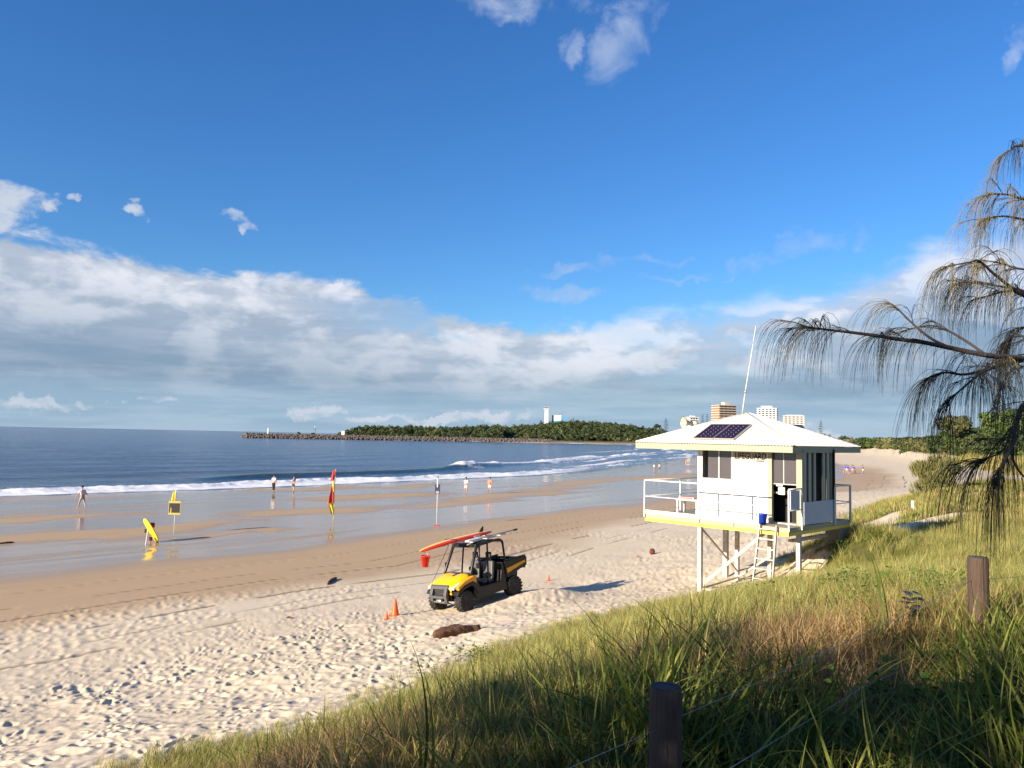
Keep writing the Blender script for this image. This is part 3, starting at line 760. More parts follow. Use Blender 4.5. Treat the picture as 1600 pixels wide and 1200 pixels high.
# front wall: panels round window and door; door opening y 0.21..0.97, window 2.28..3.29
wall_box('wall', WX, WX + T_, 1.08, 1.676, FZ, WH)
wall_box('wall', WX, WX + T_, 1.684, 2.276, FZ, WH)
P('panel_joint', MB().bx(WX + 0.006, WX + 0.05, 1.676, 1.684, FZ, WH), 'cream2')
P('panel_joint', MB().bx(WX + 0.006, WX + 0.05, 2.276, 2.28, FZ, 3.14), 'cream2')
wall_box('wall', WX, WX + T_, 2.28, 3.31, FZ, 3.14)
wall_box('wall', WX, WX + T_, 2.28, 3.31, 4.03, WH)
wall_box('wall', WX, WX + T_, 3.31, WY1, FZ, WH)
wall_box('wall', WX + T_, WX1, WY1 - T_, WY1, FZ, WH)
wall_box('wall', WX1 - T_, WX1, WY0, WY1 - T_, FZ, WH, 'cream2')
P('corner_trim', MB().bx(WX - 0.02, WX + 0.0, 3.40, 3.47, FZ, WH), 'white')
fr = P('window', MB().bx(WX - 0.012, WX + 0.03, 2.26, 3.33, 3.10, 3.14).bx(WX - 0.012, WX + 0.03, 2.26, 3.33, 4.03, 4.06).bx(WX - 0.012, WX + 0.03, 2.26, 2.29, 3.14, 4.03)
       .bx(WX - 0.012, WX + 0.03, 3.30, 3.33, 3.14, 4.03).bx(WX - 0.01, WX + 0.03, 2.70, 2.735, 3.14, 4.03), 'white')
P('pane', MB().bx(WX + 0.02, WX + 0.028, 2.29, 2.70, 3.14, 4.03), 'glass', fr)
P('pane', MB().bx(WX + 0.032, WX + 0.040, 2.70, 3.12, 3.14, 4.03), 'glass', fr)
P('bottle', MB().lathe([(0.035, 0), (0.035, 0.16), (0.015, 0.2), (0.015, 0.23)], 10, (WX + 0.1, 2.74, 3.14)), 'white', fr)
# sign
sg = P('sign', MB().bx(WX - 0.02, WX - 0.001, 1.14, 2.22, 3.70, 4.02), 'shaded_sign')
lettering('lettering', 'LIFEGUARD', 0.27, MT['print'], sg, (WX - 0.023, 2.165, 3.775), (PI / 2, 0, -PI / 2), bold=0.006, sx=0.74)
P('small_print', MB().bx(WX - 0.024, WX - 0.0205, 1.2, 1.45, 3.715, 3.745), 'print', sg)
# door
P('door_frame', MB().bx(WX - 0.02, WX + 0.08, 1.03, 1.08, FZ, WH).bx(WX - 0.03, WX + 0.08, 0.96, 1.028, FZ, WH), 'cream')
dr = P('door', MB().bx(WX + 0.06, WX + 0.09, 0.23, 0.95, 3.07, 3.10).bx(WX + 0.06, WX + 0.09, 0.62, 0.65, 3.10, WH), 'metal')
P('pane', MB().bx(WX + 0.07, WX + 0.078, 0.23, 0.62, 3.10, WH), 'glass', dr)
P('pane', MB().bx(WX + 0.07, WX + 0.078, 0.65, 0.95, 3.10, WH), 'glass', dr)
P('notice', MB().bx(WX + 0.05, WX + 0.058, 0.66, 0.86, 3.02, 3.07), 'wall', dr)
P('notice', MB().bx(WX + 0.05, WX + 0.058, 0.60, 0.80, 2.78, 2.99), 'wall', dr)
P('doorstep', MB().bx(WX - 0.04, WX + 0.1, 0.22, 0.96, FZ + 0.001, FZ + 0.035), 'timber')
P('corner_post', MB().bx(WX - 0.03, WX + 0.12, 0.04, 0.21, FZ, WH), 'cream')
# right-hand side: vertical battens with dark gaps between, low board in front
m = MB()
for i, (x0, x1) in enumerate(((1.10, 1.24), (1.40, 1.56), (1.74, 1.86), (2.34, 2.48), (2.62, 2.76), (2.92, 3.0))):
    P('batten', MB().bx(x0, x1, 0.06, 0.10, FZ + 0.3, WH), 'cream2')
P('side_board', MB().bx(1.0, 2.98, 0.02, 0.05, FZ + 0.02, FZ + 0.66), 'lgrey')
P('side_frame', MB().bx(0.98, 1.06, 0.05, 0.12, FZ, WH), 'blackm')
P('side_frame', MB().bx(2.98, 3.04, 0.0, 0.06, FZ - 0.1, WH), 'blackm')
P('inner_wall', MB().bx(1.06, 2.93, 0.24, 0.27, FZ, WH), 'dark')  # near-black sheet behind the battens, interior shade put into its colour
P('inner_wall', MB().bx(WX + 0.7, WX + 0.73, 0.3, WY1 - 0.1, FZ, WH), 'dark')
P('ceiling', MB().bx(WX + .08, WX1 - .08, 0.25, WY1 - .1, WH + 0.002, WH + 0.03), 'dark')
P('counter', MB().bx(WX + 0.2, WX + 0.68, 0.3, 1.4, FZ + 0.85, FZ + 0.9), 'deck')
# roof
RX0, RX1, RY0, RY1 = 0.35, 5.07, 0.04, 5.46
RE, RP = 4.20, 5.22
cxr, cyr = (RX0 + RX1) / 2, (RY0 + RY1) / 2
def roof_face(a, b, n_out):
    """corrugated triangle from eave a-b up to the peak"""
    a, b = Vector(a), Vector(b); pk = Vector((cxr, cyr, RP))
    e = b - a; Lh = e.length; e.normalize(); mid = (a + b) / 2; up = pk - mid; H = up.length; up.normalize(); nrm = e.cross(up).normalized()
    if nrm.z < 0: nrm = -nrm
    vs = []; per = 0.10; k = 6; cols = int(Lh / per * k)
    rows = 5
    for i in range(cols + 1):
        s = i / cols * Lh; hmax = min(s, Lh - s) / (Lh / 2) * H
        w = 0.015 * math.sin(2 * PI * s / per)
        for j in range(rows + 1):
            vs.append(a + e * s + up * (hmax * j / rows - (0.012 if j == 0 else 0)) + nrm * (w + 0.012))
    fs = [(i * (rows + 1) + j, (i + 1) * (rows + 1) + j, (i + 1) * (rows + 1) + j + 1, i * (rows + 1) + j + 1) for i in range(cols) for j in range(rows)]
    P('roof_sheet', MB().add(vs, fs, True), 'roof')
c = [(RX0, RY0, RE), (RX0, RY1, RE), (RX1, RY1, RE), (RX1, RY0, RE)]
for i in range(4):
    roof_face(c[i], c[(i + 1) % 4], None)
    P('hip_cap', MB().tube([Vector(c[i]) + Vector((0, 0, 0.03)), (cxr, cyr, RP + 0.03)], 0.045, 8, flat=0.5), 'roof')
for (x0, x1, y0, y1) in ((RX0, RX0 + 0.03, RY0, RY1), (RX1 - 0.03, RX1, RY0, RY1), (RX0 + 0.03, RX1 - 0.03, RY0, RY0 + 0.03), (RX0 + 0.03, RX1 - 0.03, RY1 - 0.03, RY1)):
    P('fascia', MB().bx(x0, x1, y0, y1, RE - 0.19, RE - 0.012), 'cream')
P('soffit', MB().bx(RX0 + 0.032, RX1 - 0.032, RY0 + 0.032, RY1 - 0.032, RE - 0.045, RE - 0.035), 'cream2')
# stilts
def gl(x, y):  # ground height under a local point
    w = Matrix.Rotation(TA, 3, 'Z') @ Vector((x, y, 0)); return ground_z(7.67 + w.x, 21.3 + w.y) - TZ
LEGS = [(0.12, 2.85), (2.9, 3.2), (1.75, 1.45), (0.72, 0.05)]
for (x, y) in LEGS:
    P('leg', MB().bx(x - .06, x + .06, y - .06, y + .06, gl(x, y) - 0.3, FZ - 0.2), 'timber', bevel=0.008)
P('pier', MB().bx(3.45, 4.0, 0.02, 0.5, gl(3.7, .2) - 0.5, FZ - 0.23), 'pier', bevel=0.01)
P('leg', MB().bx(3.6, 3.75, 4.0, 4.15, gl(3.7, 4.1) - 0.3, FZ - 0.2), 'timber')
z1, z2, z3 = gl(*LEGS[0]), gl(*LEGS[1]), gl(*LEGS[2])
P('brace', MB().bar((0.2, 2.8, z1 + 0.22), (0.5, 0.95, FZ - 0.25), 0.05, 0.09), 'timber')
P('brace', MB().bar((0.2, 2.85, FZ - 0.3), (2.8, 3.1, z2 + 0.25), 0.035, 0.06), 'timber')
P('brace', MB().bar((2.8, 3.1, z2 + 0.1), (1.8, 1.4, z3 + 0.85), 0.04, 0.07), 'timber')
P('ground_beam', MB().bar((0.15, 2.80, z1 + 0.08), (0.55, 2.0, z1 + 0.06), 0.07, 0.06), 'timber')
P('ground_beam', MB().bar((0.2, 2.8, z1 + 0.1), (2.85, 3.1, z2 + 0.10), 0.05, 0.05), 'timber')
P('stacked_boards', MB().bx(1.4, 3.2, 0.3, 0.5, 1.45, 1.52).bx(1.5, 3.3, .6, .75, 1.38, 1.45), 'timber')

def hutpt(x, y, z):
    w = Matrix.Rotation(TA, 3, 'Z') @ Vector((x, y, 0)); return Vector((7.67 + w.x, 21.3 + w.y, TZ + z))
# solar panels on the front roof slope
def on_roof(t, h, off=0.06):
    a, b = Vector(c[0]), Vector(c[1]); pk = Vector((cxr, cyr, RP)); e = (b - a).normalized(); mid = (a + b) / 2; up = (pk - mid); H = up.length; up.normalize(); n = e.cross(up).normalized()
    q = a + e * t + up * h
    if n.z < 0: n = -n; e = -e
    return q + n * off, e, up, n
for k, (t0, lab) in enumerate(((1.95, 'right-hand solar panel on the cabin roof, nearer the ridge corner'), (2.66, 'left-hand solar panel on the cabin roof, nearer the sea'))):
    o0, e, up, n = on_roof(t0 + 0.36, 0.86)
    root = empty('solar_panel', hutpt(*o0), (0, 0, 0), lab, 'solar panel', 'solar panels on the cabin roof')
    mm = Matrix((e, up, n)).transposed(); root.rotation_euler = (Matrix.Rotation(TA, 3, 'Z') @ mm).to_euler()
    w, h = 0.66, 1.12
    MB().bx(-w / 2, w / 2, -h / 2, h / 2, -0.02, 0.012).build('backing', MT['solar'], root)
    MB().bx(-w / 2 - .02, -w / 2, -h / 2 - .02, h / 2 + .02, -.025, .02).bx(w / 2, w / 2 + .02, -h / 2 - .02, h / 2 + .02, -.025, .02).bx(-w / 2, w / 2, h / 2, h / 2 + .02, -.025, .02).bx(-w / 2, w / 2, -h / 2 - .02, -h / 2, -.025, .02).build('frame', MT['metal'], root)
    cell = None
    for i in range(4):
        for j in range(7):
            if cell is None:
                s_ = 0.082; q = 0.018
                cm = MB().prism([(-s_, -s_ + q), (-s_ + q, -s_), (s_ - q, -s_), (s_, -s_ + q), (s_, s_ - q), (s_ - q, s_), (-s_ + q, s_), (-s_, s_ - q)], 0.0125, 0.016, 'z')
                oc = cm.build('cell', MT['solar'], root); cell = oc.data
            else:
                oc = bpy.data.objects.new('cell', cell); COL.objects.link(oc); oc.parent = root
            oc.location = (-w / 2 + (i + .5) * w / 4, -h / 2 + (j + .5) * h / 7, 0)
    gl_ = MB()
    for i in range(1, 4):
        for j in range(1, 7):
            x, y = -w / 2 + i * w / 4, -h / 2 + j * h / 7; gl_.prism([(x - .022, y), (x, y - .022), (x + .022, y), (x, y + .022)], 0.0125, 0.0155, 'z')
    gl_.build('cell_gap', MT['white'], root)['kind'] = 'stuff'
# whip aerial, leaning
p0 = hutpt(cxr - 0.05, cyr + 0.15, RP - 0.02)
ar = empty('radio_aerial', p0, (0, 0, 0), 'thin white aerial leaning to the right above the cabin roof', 'aerial')
tip = atY(1181, 509, p0.y + 0.1) - p0; j1 = tip * 0.25
MB().tube([(0, 0, -0.1), j1], 0.022, 8).build('mast_base', MT['timber'], ar)
MB().lathe([(0.03, -.05), (0.03, .05)], 8, j1).build('joint', MT['metal'], ar)
MB().tube([j1, tip], [0.018, 0.009], 8).build('whip', MT['white'], ar)
# horn loudspeaker on the far-left slope
hp = atY(1078, 661, 26.6)
hs_ = empty('horn_loudspeaker', hp, (0, 0, 0), 'pale horn loudspeaker on the left slope of the cabin roof', 'loudspeaker')
mm = Vector((-0.93, -0.30, 0.03)).to_track_quat('Z', 'Y').to_matrix()
MB().lathe([(0.05, -0.12), (0.06, 0.0), (0.09, 0.09), (0.14, 0.17), (0.20, 0.25), (0.215, 0.26), (0.20, 0.25), (0.13, 0.165), (0.08, 0.09), (0.04, 0.02), (0.0, 0.0)], 20, (0, 0, 0), mm).build('horn', MT['cream2'], hs_)
MB().lathe([(0.0, -0.32), (0.075, -0.3), (0.085, -0.2), (0.06, -0.11)], 14, (0, 0, 0), mm).build('driver', MT['timber'], hs_)
MB().tube([(0.1, 0, -0.05), (0.12, 0, -0.22), (0.14, 0.05, -0.5)], 0.018, 6).build('bracket', MT['metal'], hs_)

# ladder leaning on the deck edge
lg = gl(-0.5, 0.55)
ld = empty('ladder', hutpt(-0.5, 0.55, lg), (0, 0, TA), 'white wooden ladder leaning against the yellow deck edge', 'ladder')
hl = FZ - lg + 0.05
for y in (-0.27, 0.27): MB().bar((0.0, y * 1.1, -0.15), (0.42, y * 0.92, hl), 0.035, 0.075, up=(1, 0, 0)).build('stile', MT['timber'], ld, bevel=0.004)
nr_ = 7
for i in range(nr_):
    t = (i + 0.55) / nr_; MB().bar((0.42 * t, -0.27, hl * t), (0.42 * t, 0.27, hl * t), 0.07, 0.03).build('rung', MT['timber'], ld)
# blue bucket on the deck
bk = empty('blue_bucket', hutpt(0.36, 0.98, FZ), (0, 0, 0.3), 'blue plastic bin standing on the deck by the cabin door', 'bucket')
MB().lathe([(0.0, 0.01), (0.115, 0.0), (0.155, 0.28), (0.168, 0.285), (0.168, 0.30), (0.148, 0.30), (0.11, 0.02), (0, 0.02)], 18).build('tub', MT['blue'], bk)
MB().tube([(-.165, 0, .28), (-.13, .08, .24), (0, .15, .2), (.13, .08, .24), (.165, 0, .28)], 0.005, 6).build('handle', MT['metal'], bk)
# low table on the open deck and a red and white kit on it
tb = empty('side_table', hutpt(1.3, 3.95, FZ), (0, 0, TA), 'small white table on the open deck left of the cabin', 'table')
MB().bx(-0.25, 0.25, -0.42, 0.42, 0.42, 0.47).build('table_top', MT['white'], tb, bevel=0.006)
for x in (-0.2, 0.2):
    for y in (-0.36, 0.36): MB().bx(x - .03, x + .03, y - .03, y + .03, 0, 0.42).build('leg', MT['white'], tb)
kit = empty('first_aid_pack', hutpt(1.25, 4.05, FZ + 0.47), (0, 0, TA + 0.3), 'flat red and white pack lying on the small white table', 'pack')
MB().bx(-0.15, 0.15, -0.25, 0.25, 0, 0.05).build('case', MT['white'], kit, bevel=0.01)
MB().bx(-0.06, 0.06, -0.22, 0.22, 0.05, 0.06).bx(-.152, -.14, -.2, .2, .01, .04).build('stripe', MT['red'], kit)
# high stool on the rear deck
st = empty('high_stool', hutpt(3.45, 0.42, FZ), (0, 0, TA + 0.2), 'black high stool on the back corner of the deck', 'stool')
MB().lathe([(0.0, 0.76), (0.19, 0.74), (0.2, 0.79), (0.17, 0.82), (0, 0.82)], 16).build('seat', MT['black'], st)
MB().prism([(-0.2, 0.86), (0.18, 0.82), (0.22, 1.08), (-0.22, 1.1)], 0.16, 0.20, 'y').build('backrest', MT['black'], st, bevel=0.01)
for a in (45, 135, 225, 315):
    d = Vector((math.cos(R(a)), math.sin(R(a)), 0)); MB().tube([d * 0.12 + Vector((0, 0, 0.76)), d * 0.27], 0.014, 6).build('leg', MT['blackm'], st)
MB().tube([Vector((0.2 * math.cos(R(a)), 0.2 * math.sin(R(a)), 0.3)) for a in range(45, 406, 90)], 0.01, 6).build('foot_ring', MT['blackm'], st)
MB().bar((0, 0.12, 0.8), (0, 0.19, 0.9), 0.04, 0.02).build('bracket', MT['blackm'], st)
# ------------------------------------------------------------------ beach buggy: local x forward, y to its left
cx0, cy0 = -0.95, 23.75
yaw = math.atan2(-0.70, -0.71)
fwd = Vector((math.cos(yaw), math.sin(yaw), 0)); lft = Vector((-math.sin(yaw), math.cos(yaw), 0))
def cz(a, b):
    p = Vector((cx0, cy0, 0)) + fwd * a + lft * b
    return float(terrain(np.array([p.x]), np.array([p.y]))[0][0])
zf, zr, zl, zrt = (cz(1, .65) + cz(1, -.65)) / 2, (cz(-1.1, .65) + cz(-1.1, -.65)) / 2, (cz(1, .65) + cz(-1.1, .65)) / 2, (cz(1, -.65) + cz(-1.1, -.65)) / 2
fx = (fwd + Vector((0, 0, -0.105))).normalized(); ly = (lft + Vector((0, 0, 0.115))).normalized()
up_ = fx.cross(ly).normalized(); ly = up_.cross(fx)
car_m = Matrix((fx, ly, up_)).transposed()
car_o = Vector((cx0, cy0, (zf + zr) / 2 - 0.03))
CR = car_m.to_euler()
CS = 0.94
car = empty('beach_buggy', car_o, CR, 'yellow and black open beach buggy parked on the sand under a roof rack', 'beach buggy')
car.scale = (CS,) * 3
def V(name, mb, mat, parent=car, **k): return mb.build(name, MT[mat], parent, **k)
V('chassis', MB().prism([(-1.45, 0.42), (-1.0, 0.30), (0.9, 0.28), (1.3, 0.36), (1.35, 0.62), (0.6, 0.70), (-0.1, 0.55), (-1.45, 0.75)], -0.42, 0.42), 'black', bevel=0.02)
V('side_skirt', MB().prism([(-0.78, 0.30), (0.55, 0.28), (0.66, 0.52), (0.52, 0.98), (0.38, 0.62), (-0.5, 0.60), (-0.6, 0.95), (-0.72, 0.95)], 0.55, 0.74), 'black', bevel=0.015)
V('side_skirt', MB().prism([(-0.78, 0.30), (0.55, 0.28), (0.66, 0.52), (0.52, 0.98), (0.38, 0.62), (-0.5, 0.60), (-0.6, 0.95), (-0.72, 0.95)], -0.74, -0.55), 'black', bevel=0.015)
# bonnet, pinched and sloping
def bonnet():
    vs = []; fs = []
    xs = [0.55, 0.75, 0.95, 1.15, 1.32, 1.38]; top = [1.10, 1.09, 1.05, 0.98, 0.90, 0.82]; wd = [0.66, 0.66, 0.64, 0.60, 0.52, 0.50]
    ys = [-1, -0.82, -0.5, 0, 0.5, 0.82, 1]; dz = [-0.14, -0.02, 0.0, -0.03, 0.0, -0.02, -0.14]
    for x, t, w in zip(xs, top, wd):
        for y, d in zip(ys, dz): vs.append((x, y * w, t + d))
    n = len(ys)
    for i in range(len(xs) - 1):
        for j in range(n - 1): fs.append((i * n + j, i * n + j + 1, (i + 1) * n + j + 1, (i + 1) * n + j))
    b = len(vs)
    vs += [(v[0], v[1], v[2] - 0.035) for v in vs[:]]
    fs += [tuple(i + b for i in f[::-1]) for f in fs[:]]
    per = [j for j in range(n)] + [i * n + n - 1 for i in range(1, len(xs))] + [(len(xs) - 1) * n + j for j in range(n - 2, -1, -1)] + [i * n for i in range(len(xs) - 2, 0, -1)]
    fs += [(per[i], per[(i + 1) % len(per)], per[(i + 1) % len(per)] + b, per[i] + b) for i in range(len(per))]
    return MB().add(vs, fs, True)
V('bonnet', bonnet(), 'vyellow')
for s in (1, -1):
    V('mudguard', MB().prism([(0.50, 1.00), (0.62, 1.02), (1.0, 0.93), (1.28, 0.80), (1.25, 0.68), (1.0, 0.80), (0.66, 0.86), (0.50, 0.76)], s * 0.61, s * 0.76), 'vorange' if s > 0 else 'vyellow', bevel=0.03)  # left guard faces away from the sun: shade painted as darker orange
    V('wheel_arch', MB().prism([(0.52, 0.75), (0.66, 0.855), (1.0, 0.79), (1.3, 0.66), (1.36, 0.56), (1.28, 0.56), (1.0, 0.70), (0.72, 0.75), (0.60, 0.62), (0.52, 0.45)], s * 0.50, s * 0.77), 'black', bevel=0.012)
    h = V('headlight', MB().prism([(1.22, 0.84), (1.10, 0.90), (1.02, 0.90), (1.20, 0.76), (1.36, 0.72), (1.37, 0.78)], s * 0.36, s * 0.635), 'lens', bevel=0.01)
    V('indicator', MB().box((1.37, s * 0.5, 0.62), (0.03, 0.09, 0.07)), 'vorange')
    V('bumper_side', MB().prism([(1.36, 0.80), (1.44, 0.80), (1.52, 0.60), (1.50, 0.38), (1.42, 0.34), (1.40, 0.60)], s * 0.28, s * 0.40), 'grey', bevel=0.012)
V('bumper_top', MB().prism([(1.34, 0.88), (1.42, 0.84), (1.46, 0.76), (1.38, 0.74)], -0.42, 0.42), 'grey', bevel=0.012)
V('bumper_bar', MB().prism([(1.40, 0.56), (1.52, 0.56), (1.52, 0.48), (1.40, 0.48)], -0.28, 0.28), 'grey', bevel=0.012)
gr = V('grille', MB().box((1.37, 0, 0.66), (0.03, 0.56, 0.2)), 'black')
for k in range(5): V('grille_slat', MB().box((1.392, 0, 0.585 + 0.037 * k), (0.012, 0.54, 0.012)), 'grey', gr)
V('winch', MB().tube([(1.46, -0.12, 0.40), (1.46, 0.12, 0.40)], 0.055, 10), 'metal')
V('skid_plate', MB().prism([(1.50, 0.36), (1.20, 0.24), (1.18, 0.26), (1.46, 0.39)], -0.27, 0.27), 'metal')
# cabin
V('dashboard', MB().prism([(0.38, 1.02), (0.58, 1.10), (0.60, 0.6), (0.46, 0.6)], -0.58, 0.58), 'black', bevel=0.02)
V('cabin_floor', MB().bx(-0.7, 0.56, -0.56, 0.56, 0.40, 0.45), 'black')
V('seat_base', MB().bx(-0.55, 0.12, -0.56, 0.56, 0.45, 0.62), 'black', bevel=0.02)
for y in (0.32, -0.32):
    V('seat', MB().box((-0.16, y, 0.68), (0.46, 0.44, 0.12)), 'grey', bevel=0.04)
    bk_ = V('backrest', MB().box((-0.43, y, 0.98), (0.12, 0.44, 0.56), (0, R(-12), 0)), 'grey', bevel=0.04)
    V('headrest', MB().box((-0.50, y, 1.44), (0.09, 0.24, 0.20), (0, R(-8), 0)), 'black', bevel=0.035)
    V('headrest_stay', MB().tube([(-0.48, y, 1.22), (-0.62, y + 0.10, 1.40)], 0.012, 6), 'black')
sw = MB().lathe([(0.17, -0.013), (0.183, 0), (0.17, 0.013), (0.157, 0), (0.17, -0.013)], 20, (0.22, 0.32, 1.08), Euler((0, R(-62), 0)).to_matrix())
sw.bar((0.22, 0.17, 1.08), (0.22, 0.47, 1.08), 0.02).tube([(0.22, 0.32, 1.08), (0.44, 0.32, 0.95)], 0.018, 6)
V('steering_wheel', sw, 'black')
# cage
RT = 1.88
for s in (1, -1):
    y = s * 0.64; yt = s * 0.58
    V('front_pillar', MB().tube([(0.62, y, 0.98), (0.60, y, 1.10), (0.22, yt, RT - 0.10), (0.12, yt, RT)], 0.046, 8), 'blackm')
    V('roof_rail', MB().tube([(0.14, yt, RT - 0.02), (-0.2, yt, RT + 0.02), (-0.82, yt, RT + 0.01), (-0.92, yt, RT - 0.05), (-0.95, yt, RT - 0.14)], 0.042, 8), 'blackm')
    V('middle_pillar', MB().tube([(-0.28, yt, RT), (-0.12, y, 1.05), (-0.05, y, 0.62)], 0.028, 8), 'blackm')
    V('rear_pillar', MB().tube([(-0.95, yt, RT - 0.12), (-0.90, y, 1.2), (-0.82, y, 0.6)], 0.034, 8), 'blackm')
V('cross_bar', MB().tube([(0.13, -0.58, RT), (0.13, 0.58, RT)], 0.03, 8), 'blackm')
V('cross_bar', MB().tube([(-0.28, -0.58, RT), (-0.28, 0.58, RT)], 0.03, 8), 'blackm')
V('cross_bar', MB().tube([(-0.92, -0.58, RT - 0.06), (-0.92, 0.58, RT - 0.06)], 0.03, 8), 'blackm')
V('cross_bar', MB().tube([(-0.90, -0.62, 1.25), (-0.90, 0.62, 1.25)], 0.025, 8), 'blackm')
V('roof_panel', MB().prism([(0.27, RT - 0.06), (0.20, RT + 0.045), (-0.55, RT + 0.07), (-0.60, RT - 0.02)], -0.60, 0.60), 'black', bevel=0.012)
V('windscreen', MB().prism([(0.625, 1.11), (0.632, 1.11), (0.232, RT - 0.1), (0.225, RT - 0.1)], -0.6, 0.6), 'black').hide_render = False
bpy.data.objects.remove(car.children[-1])
for y in (0.45, -0.45): V('rack_rail', MB().tube([(0.45, y, RT + 0.06), (0.1, y, RT + 0.11), (-1.25, y, RT + 0.12)], 0.02, 8), 'metal')
for x in (0.32, -0.3, -0.9): V('rack_bar', MB().tube([(x, -0.6, RT + 0.125), (x, 0.6, RT + 0.125)], 0.018, 8), 'white')
V('wing_mirror', MB().box((0.40, 0.78, 1.28), (0.04, 0.12, 0.16)).tube([(0.45, 0.64, 1.2), (0.42, 0.74, 1.26)], 0.01, 6), 'black')
V('wing_mirror', MB().box((0.40, -0.78, 1.28), (0.04, 0.12, 0.16)).tube([(0.45, -0.64, 1.2), (0.42, -0.74, 1.26)], 0.01, 6), 'black')
# cargo bed
m = MB().bx(-1.72, -0.80, -0.66, 0.66, 0.80, 0.85).bx(-0.84, -0.80, -0.66, 0.66, 0.85, 1.14).bx(-1.72, -0.84, -0.66, -0.62, 0.85, 1.14).bx(-1.72, -0.84, 0.62, 0.66, 0.85, 1.14)
V('cargo_bed', m, 'black', bevel=0.008)
V('tailgate', MB().prism([(-1.78, 0.80), (-1.72, 0.78), (-1.72, 1.15), (-1.80, 1.14)], -0.66, 0.66), 'black', bevel=0.01)
V('bed_side', MB().prism([(-0.82, 0.66), (-0.82, 1.16), (-1.80, 1.18), (-1.84, 1.10), (-1.80, 0.86), (-1.50, 0.80), (-1.2, 0.72), (-0.95, 0.62)], 0.665, 0.70), 'black', bevel=0.01)
V('bed_side', MB().prism([(-0.82, 0.66), (-0.82, 1.16), (-1.80, 1.18), (-1.84, 1.10), (-1.80, 0.86), (-1.50, 0.80), (-1.2, 0.72), (-0.95, 0.62)], -0.70, -0.665), 'black', bevel=0.01)
pn = V('side_panel', MB().prism([(-0.88, 0.78), (-0.88, 0.93), (-1.74, 1.05), (-1.74, 0.97)], 0.70, 0.712), 'vorange')
V('rail_cap', MB().bx(-1.80, -0.84, 0.62, 0.69, 1.18, 1.205), 'black'); V('rail_cap', MB().bx(-1.80, -0.84, -0.69, -0.62, 1.18, 1.205), 'black')
V('engine_cover', MB().prism([(-1.5, 0.4), (-0.75, 0.36), (-0.72, 0.80), (-1.6, 0.80)], -0.45, 0.45), 'black')
V('air_filter', MB().tube([(-0.72, 0.50, 0.55), (-0.72, 0.50, 0.80)], 0.08, 10), 'grey')
# wheels with chunky tyres
def wheel():
    ty = MB(); RW, HW = 0.335, 0.13
    mm = Matrix.Rotation(PI / 2, 3, 'X')
    ty.lathe([(0.19, -HW), (0.27, -HW - 0.008), (0.30, -HW + 0.02), (0.312, -0.06), (0.315, 0.0), (0.312, 0.06), (0.30, HW - 0.02), (0.27, HW + 0.008), (0.19, HW)], 28, (0, 0, 0), mm)
    for i in range(18):
        a = 2 * PI * i / 18
        for s in (-1, 1):
            aa = a + (0.17 if s > 0 else 0)
            rm = Matrix.Rotation(-aa, 3, 'Y')
            ty.box(rm @ Vector((0.32, s * 0.055, 0)), (0.034, 0.085, 0.05), rm @ Euler((s * 0.5, 0, 0)).to_matrix())
            ty.box(rm @ Vector((0.297, s * 0.122, 0)), (0.05, 0.03, 0.06), rm)
    rim = MB().lathe([(0.0, -0.03), (0.06, -0.05), (0.12, -0.02), (0.17, -0.08), (0.195, -0.10), (0.195, 0.10), (0.17, 0.08), (0.12, 0.02), (0.06, 0.05), (0.0, 0.03)], 14, (0, 0, 0), mm)
    return ty, rim
first = None
for x, y in ((1.0, 0.64), (1.0, -0.64), (-1.10, 0.64), (-1.10, -0.64)):
    if first is None:
        ty, rim = wheel()
        w = V('wheel', rim, 'blackm'); t = ty.build('tyre', MT['rubber'], w); first = w
    else: w = copy_tree(first, car)
    w.location = (x, y, 0.315)
    w.rotation_euler = (0, 0, 0.10 if x > 0 else 0)
V('axle', MB().tube([(1.0, -.6, .33), (1.0, .6, .33)], 0.03, 6), 'blackm'); V('axle', MB().tube([(-1.1, -.6, .33), (-1.1, .6, .33)], 0.03, 6), 'blackm')
for s in (1, -1): V('shock_absorber', MB().tube([(0.95, s * 0.48, 0.36), (0.85, s * 0.40, 0.75)], 0.035, 8), 'metal')
def carpt(x, y, z): return car_o + car_m @ Vector((x, y, z)) * CS
# rescue board upside down on the rack
bd = empty('rescue_board', carpt(0, 0, RT + 0.14), CR, 'long red and yellow rescue board lying fin up on the buggy roof', 'rescue board')
bd.scale = (CS,) * 3
def board(lo, hi, n=26, k=10, W=0.27, T=0.065, x0=-1.08, x1=2.02, rock=0.45):
    vs = []; fs = []
    for i in range(n + 1):
        t = i / n; x = x0 + (x1 - x0) * t; u = 2 * t - 1
        w = W * max(1 - abs(u) ** 2.6, 0.0) ** 0.6 + 0.004; th = T * max(1 - abs(u) ** 4, 0) ** 0.5 + 0.004
        z = T + 0.03 - rock * 0.26 * max(t - 0.45, 0) ** 2 / 0.3 * 0.8 - 0.05 * max(0.2 - t, 0)
        for j in range(k + 1):
            a = lo + (hi - lo) * j / k
            vs.append((x, w * math.cos(a), z + th * math.sin(a)))
    for i in range(n):
        for j in range(k): fs.append((i * (k + 1) + j, i * (k + 1) + j + 1, (i + 1) * (k + 1) + j + 1, (i + 1) * (k + 1) + j))
    return MB().add(vs, fs, True)
board(R(62), R(165)).build('bottom_skin', simple_mat('board_yellow', (0.80, 0.52, 0.06), 0.3, var=0.05), bd)
board(R(-195), R(62)).build('deck_skin', simple_mat('board_red', (0.55, 0.03, 0.015), 0.35, var=0.1), bd)
MB().prism([(-0.62, 0.10), (-0.46, 0.12), (-0.60, 0.26), (-0.70, 0.33), (-0.72, 0.30), (-0.70, 0.2)], -0.012, 0.012).build('fin', MT['black'], bd, bevel=0.004)
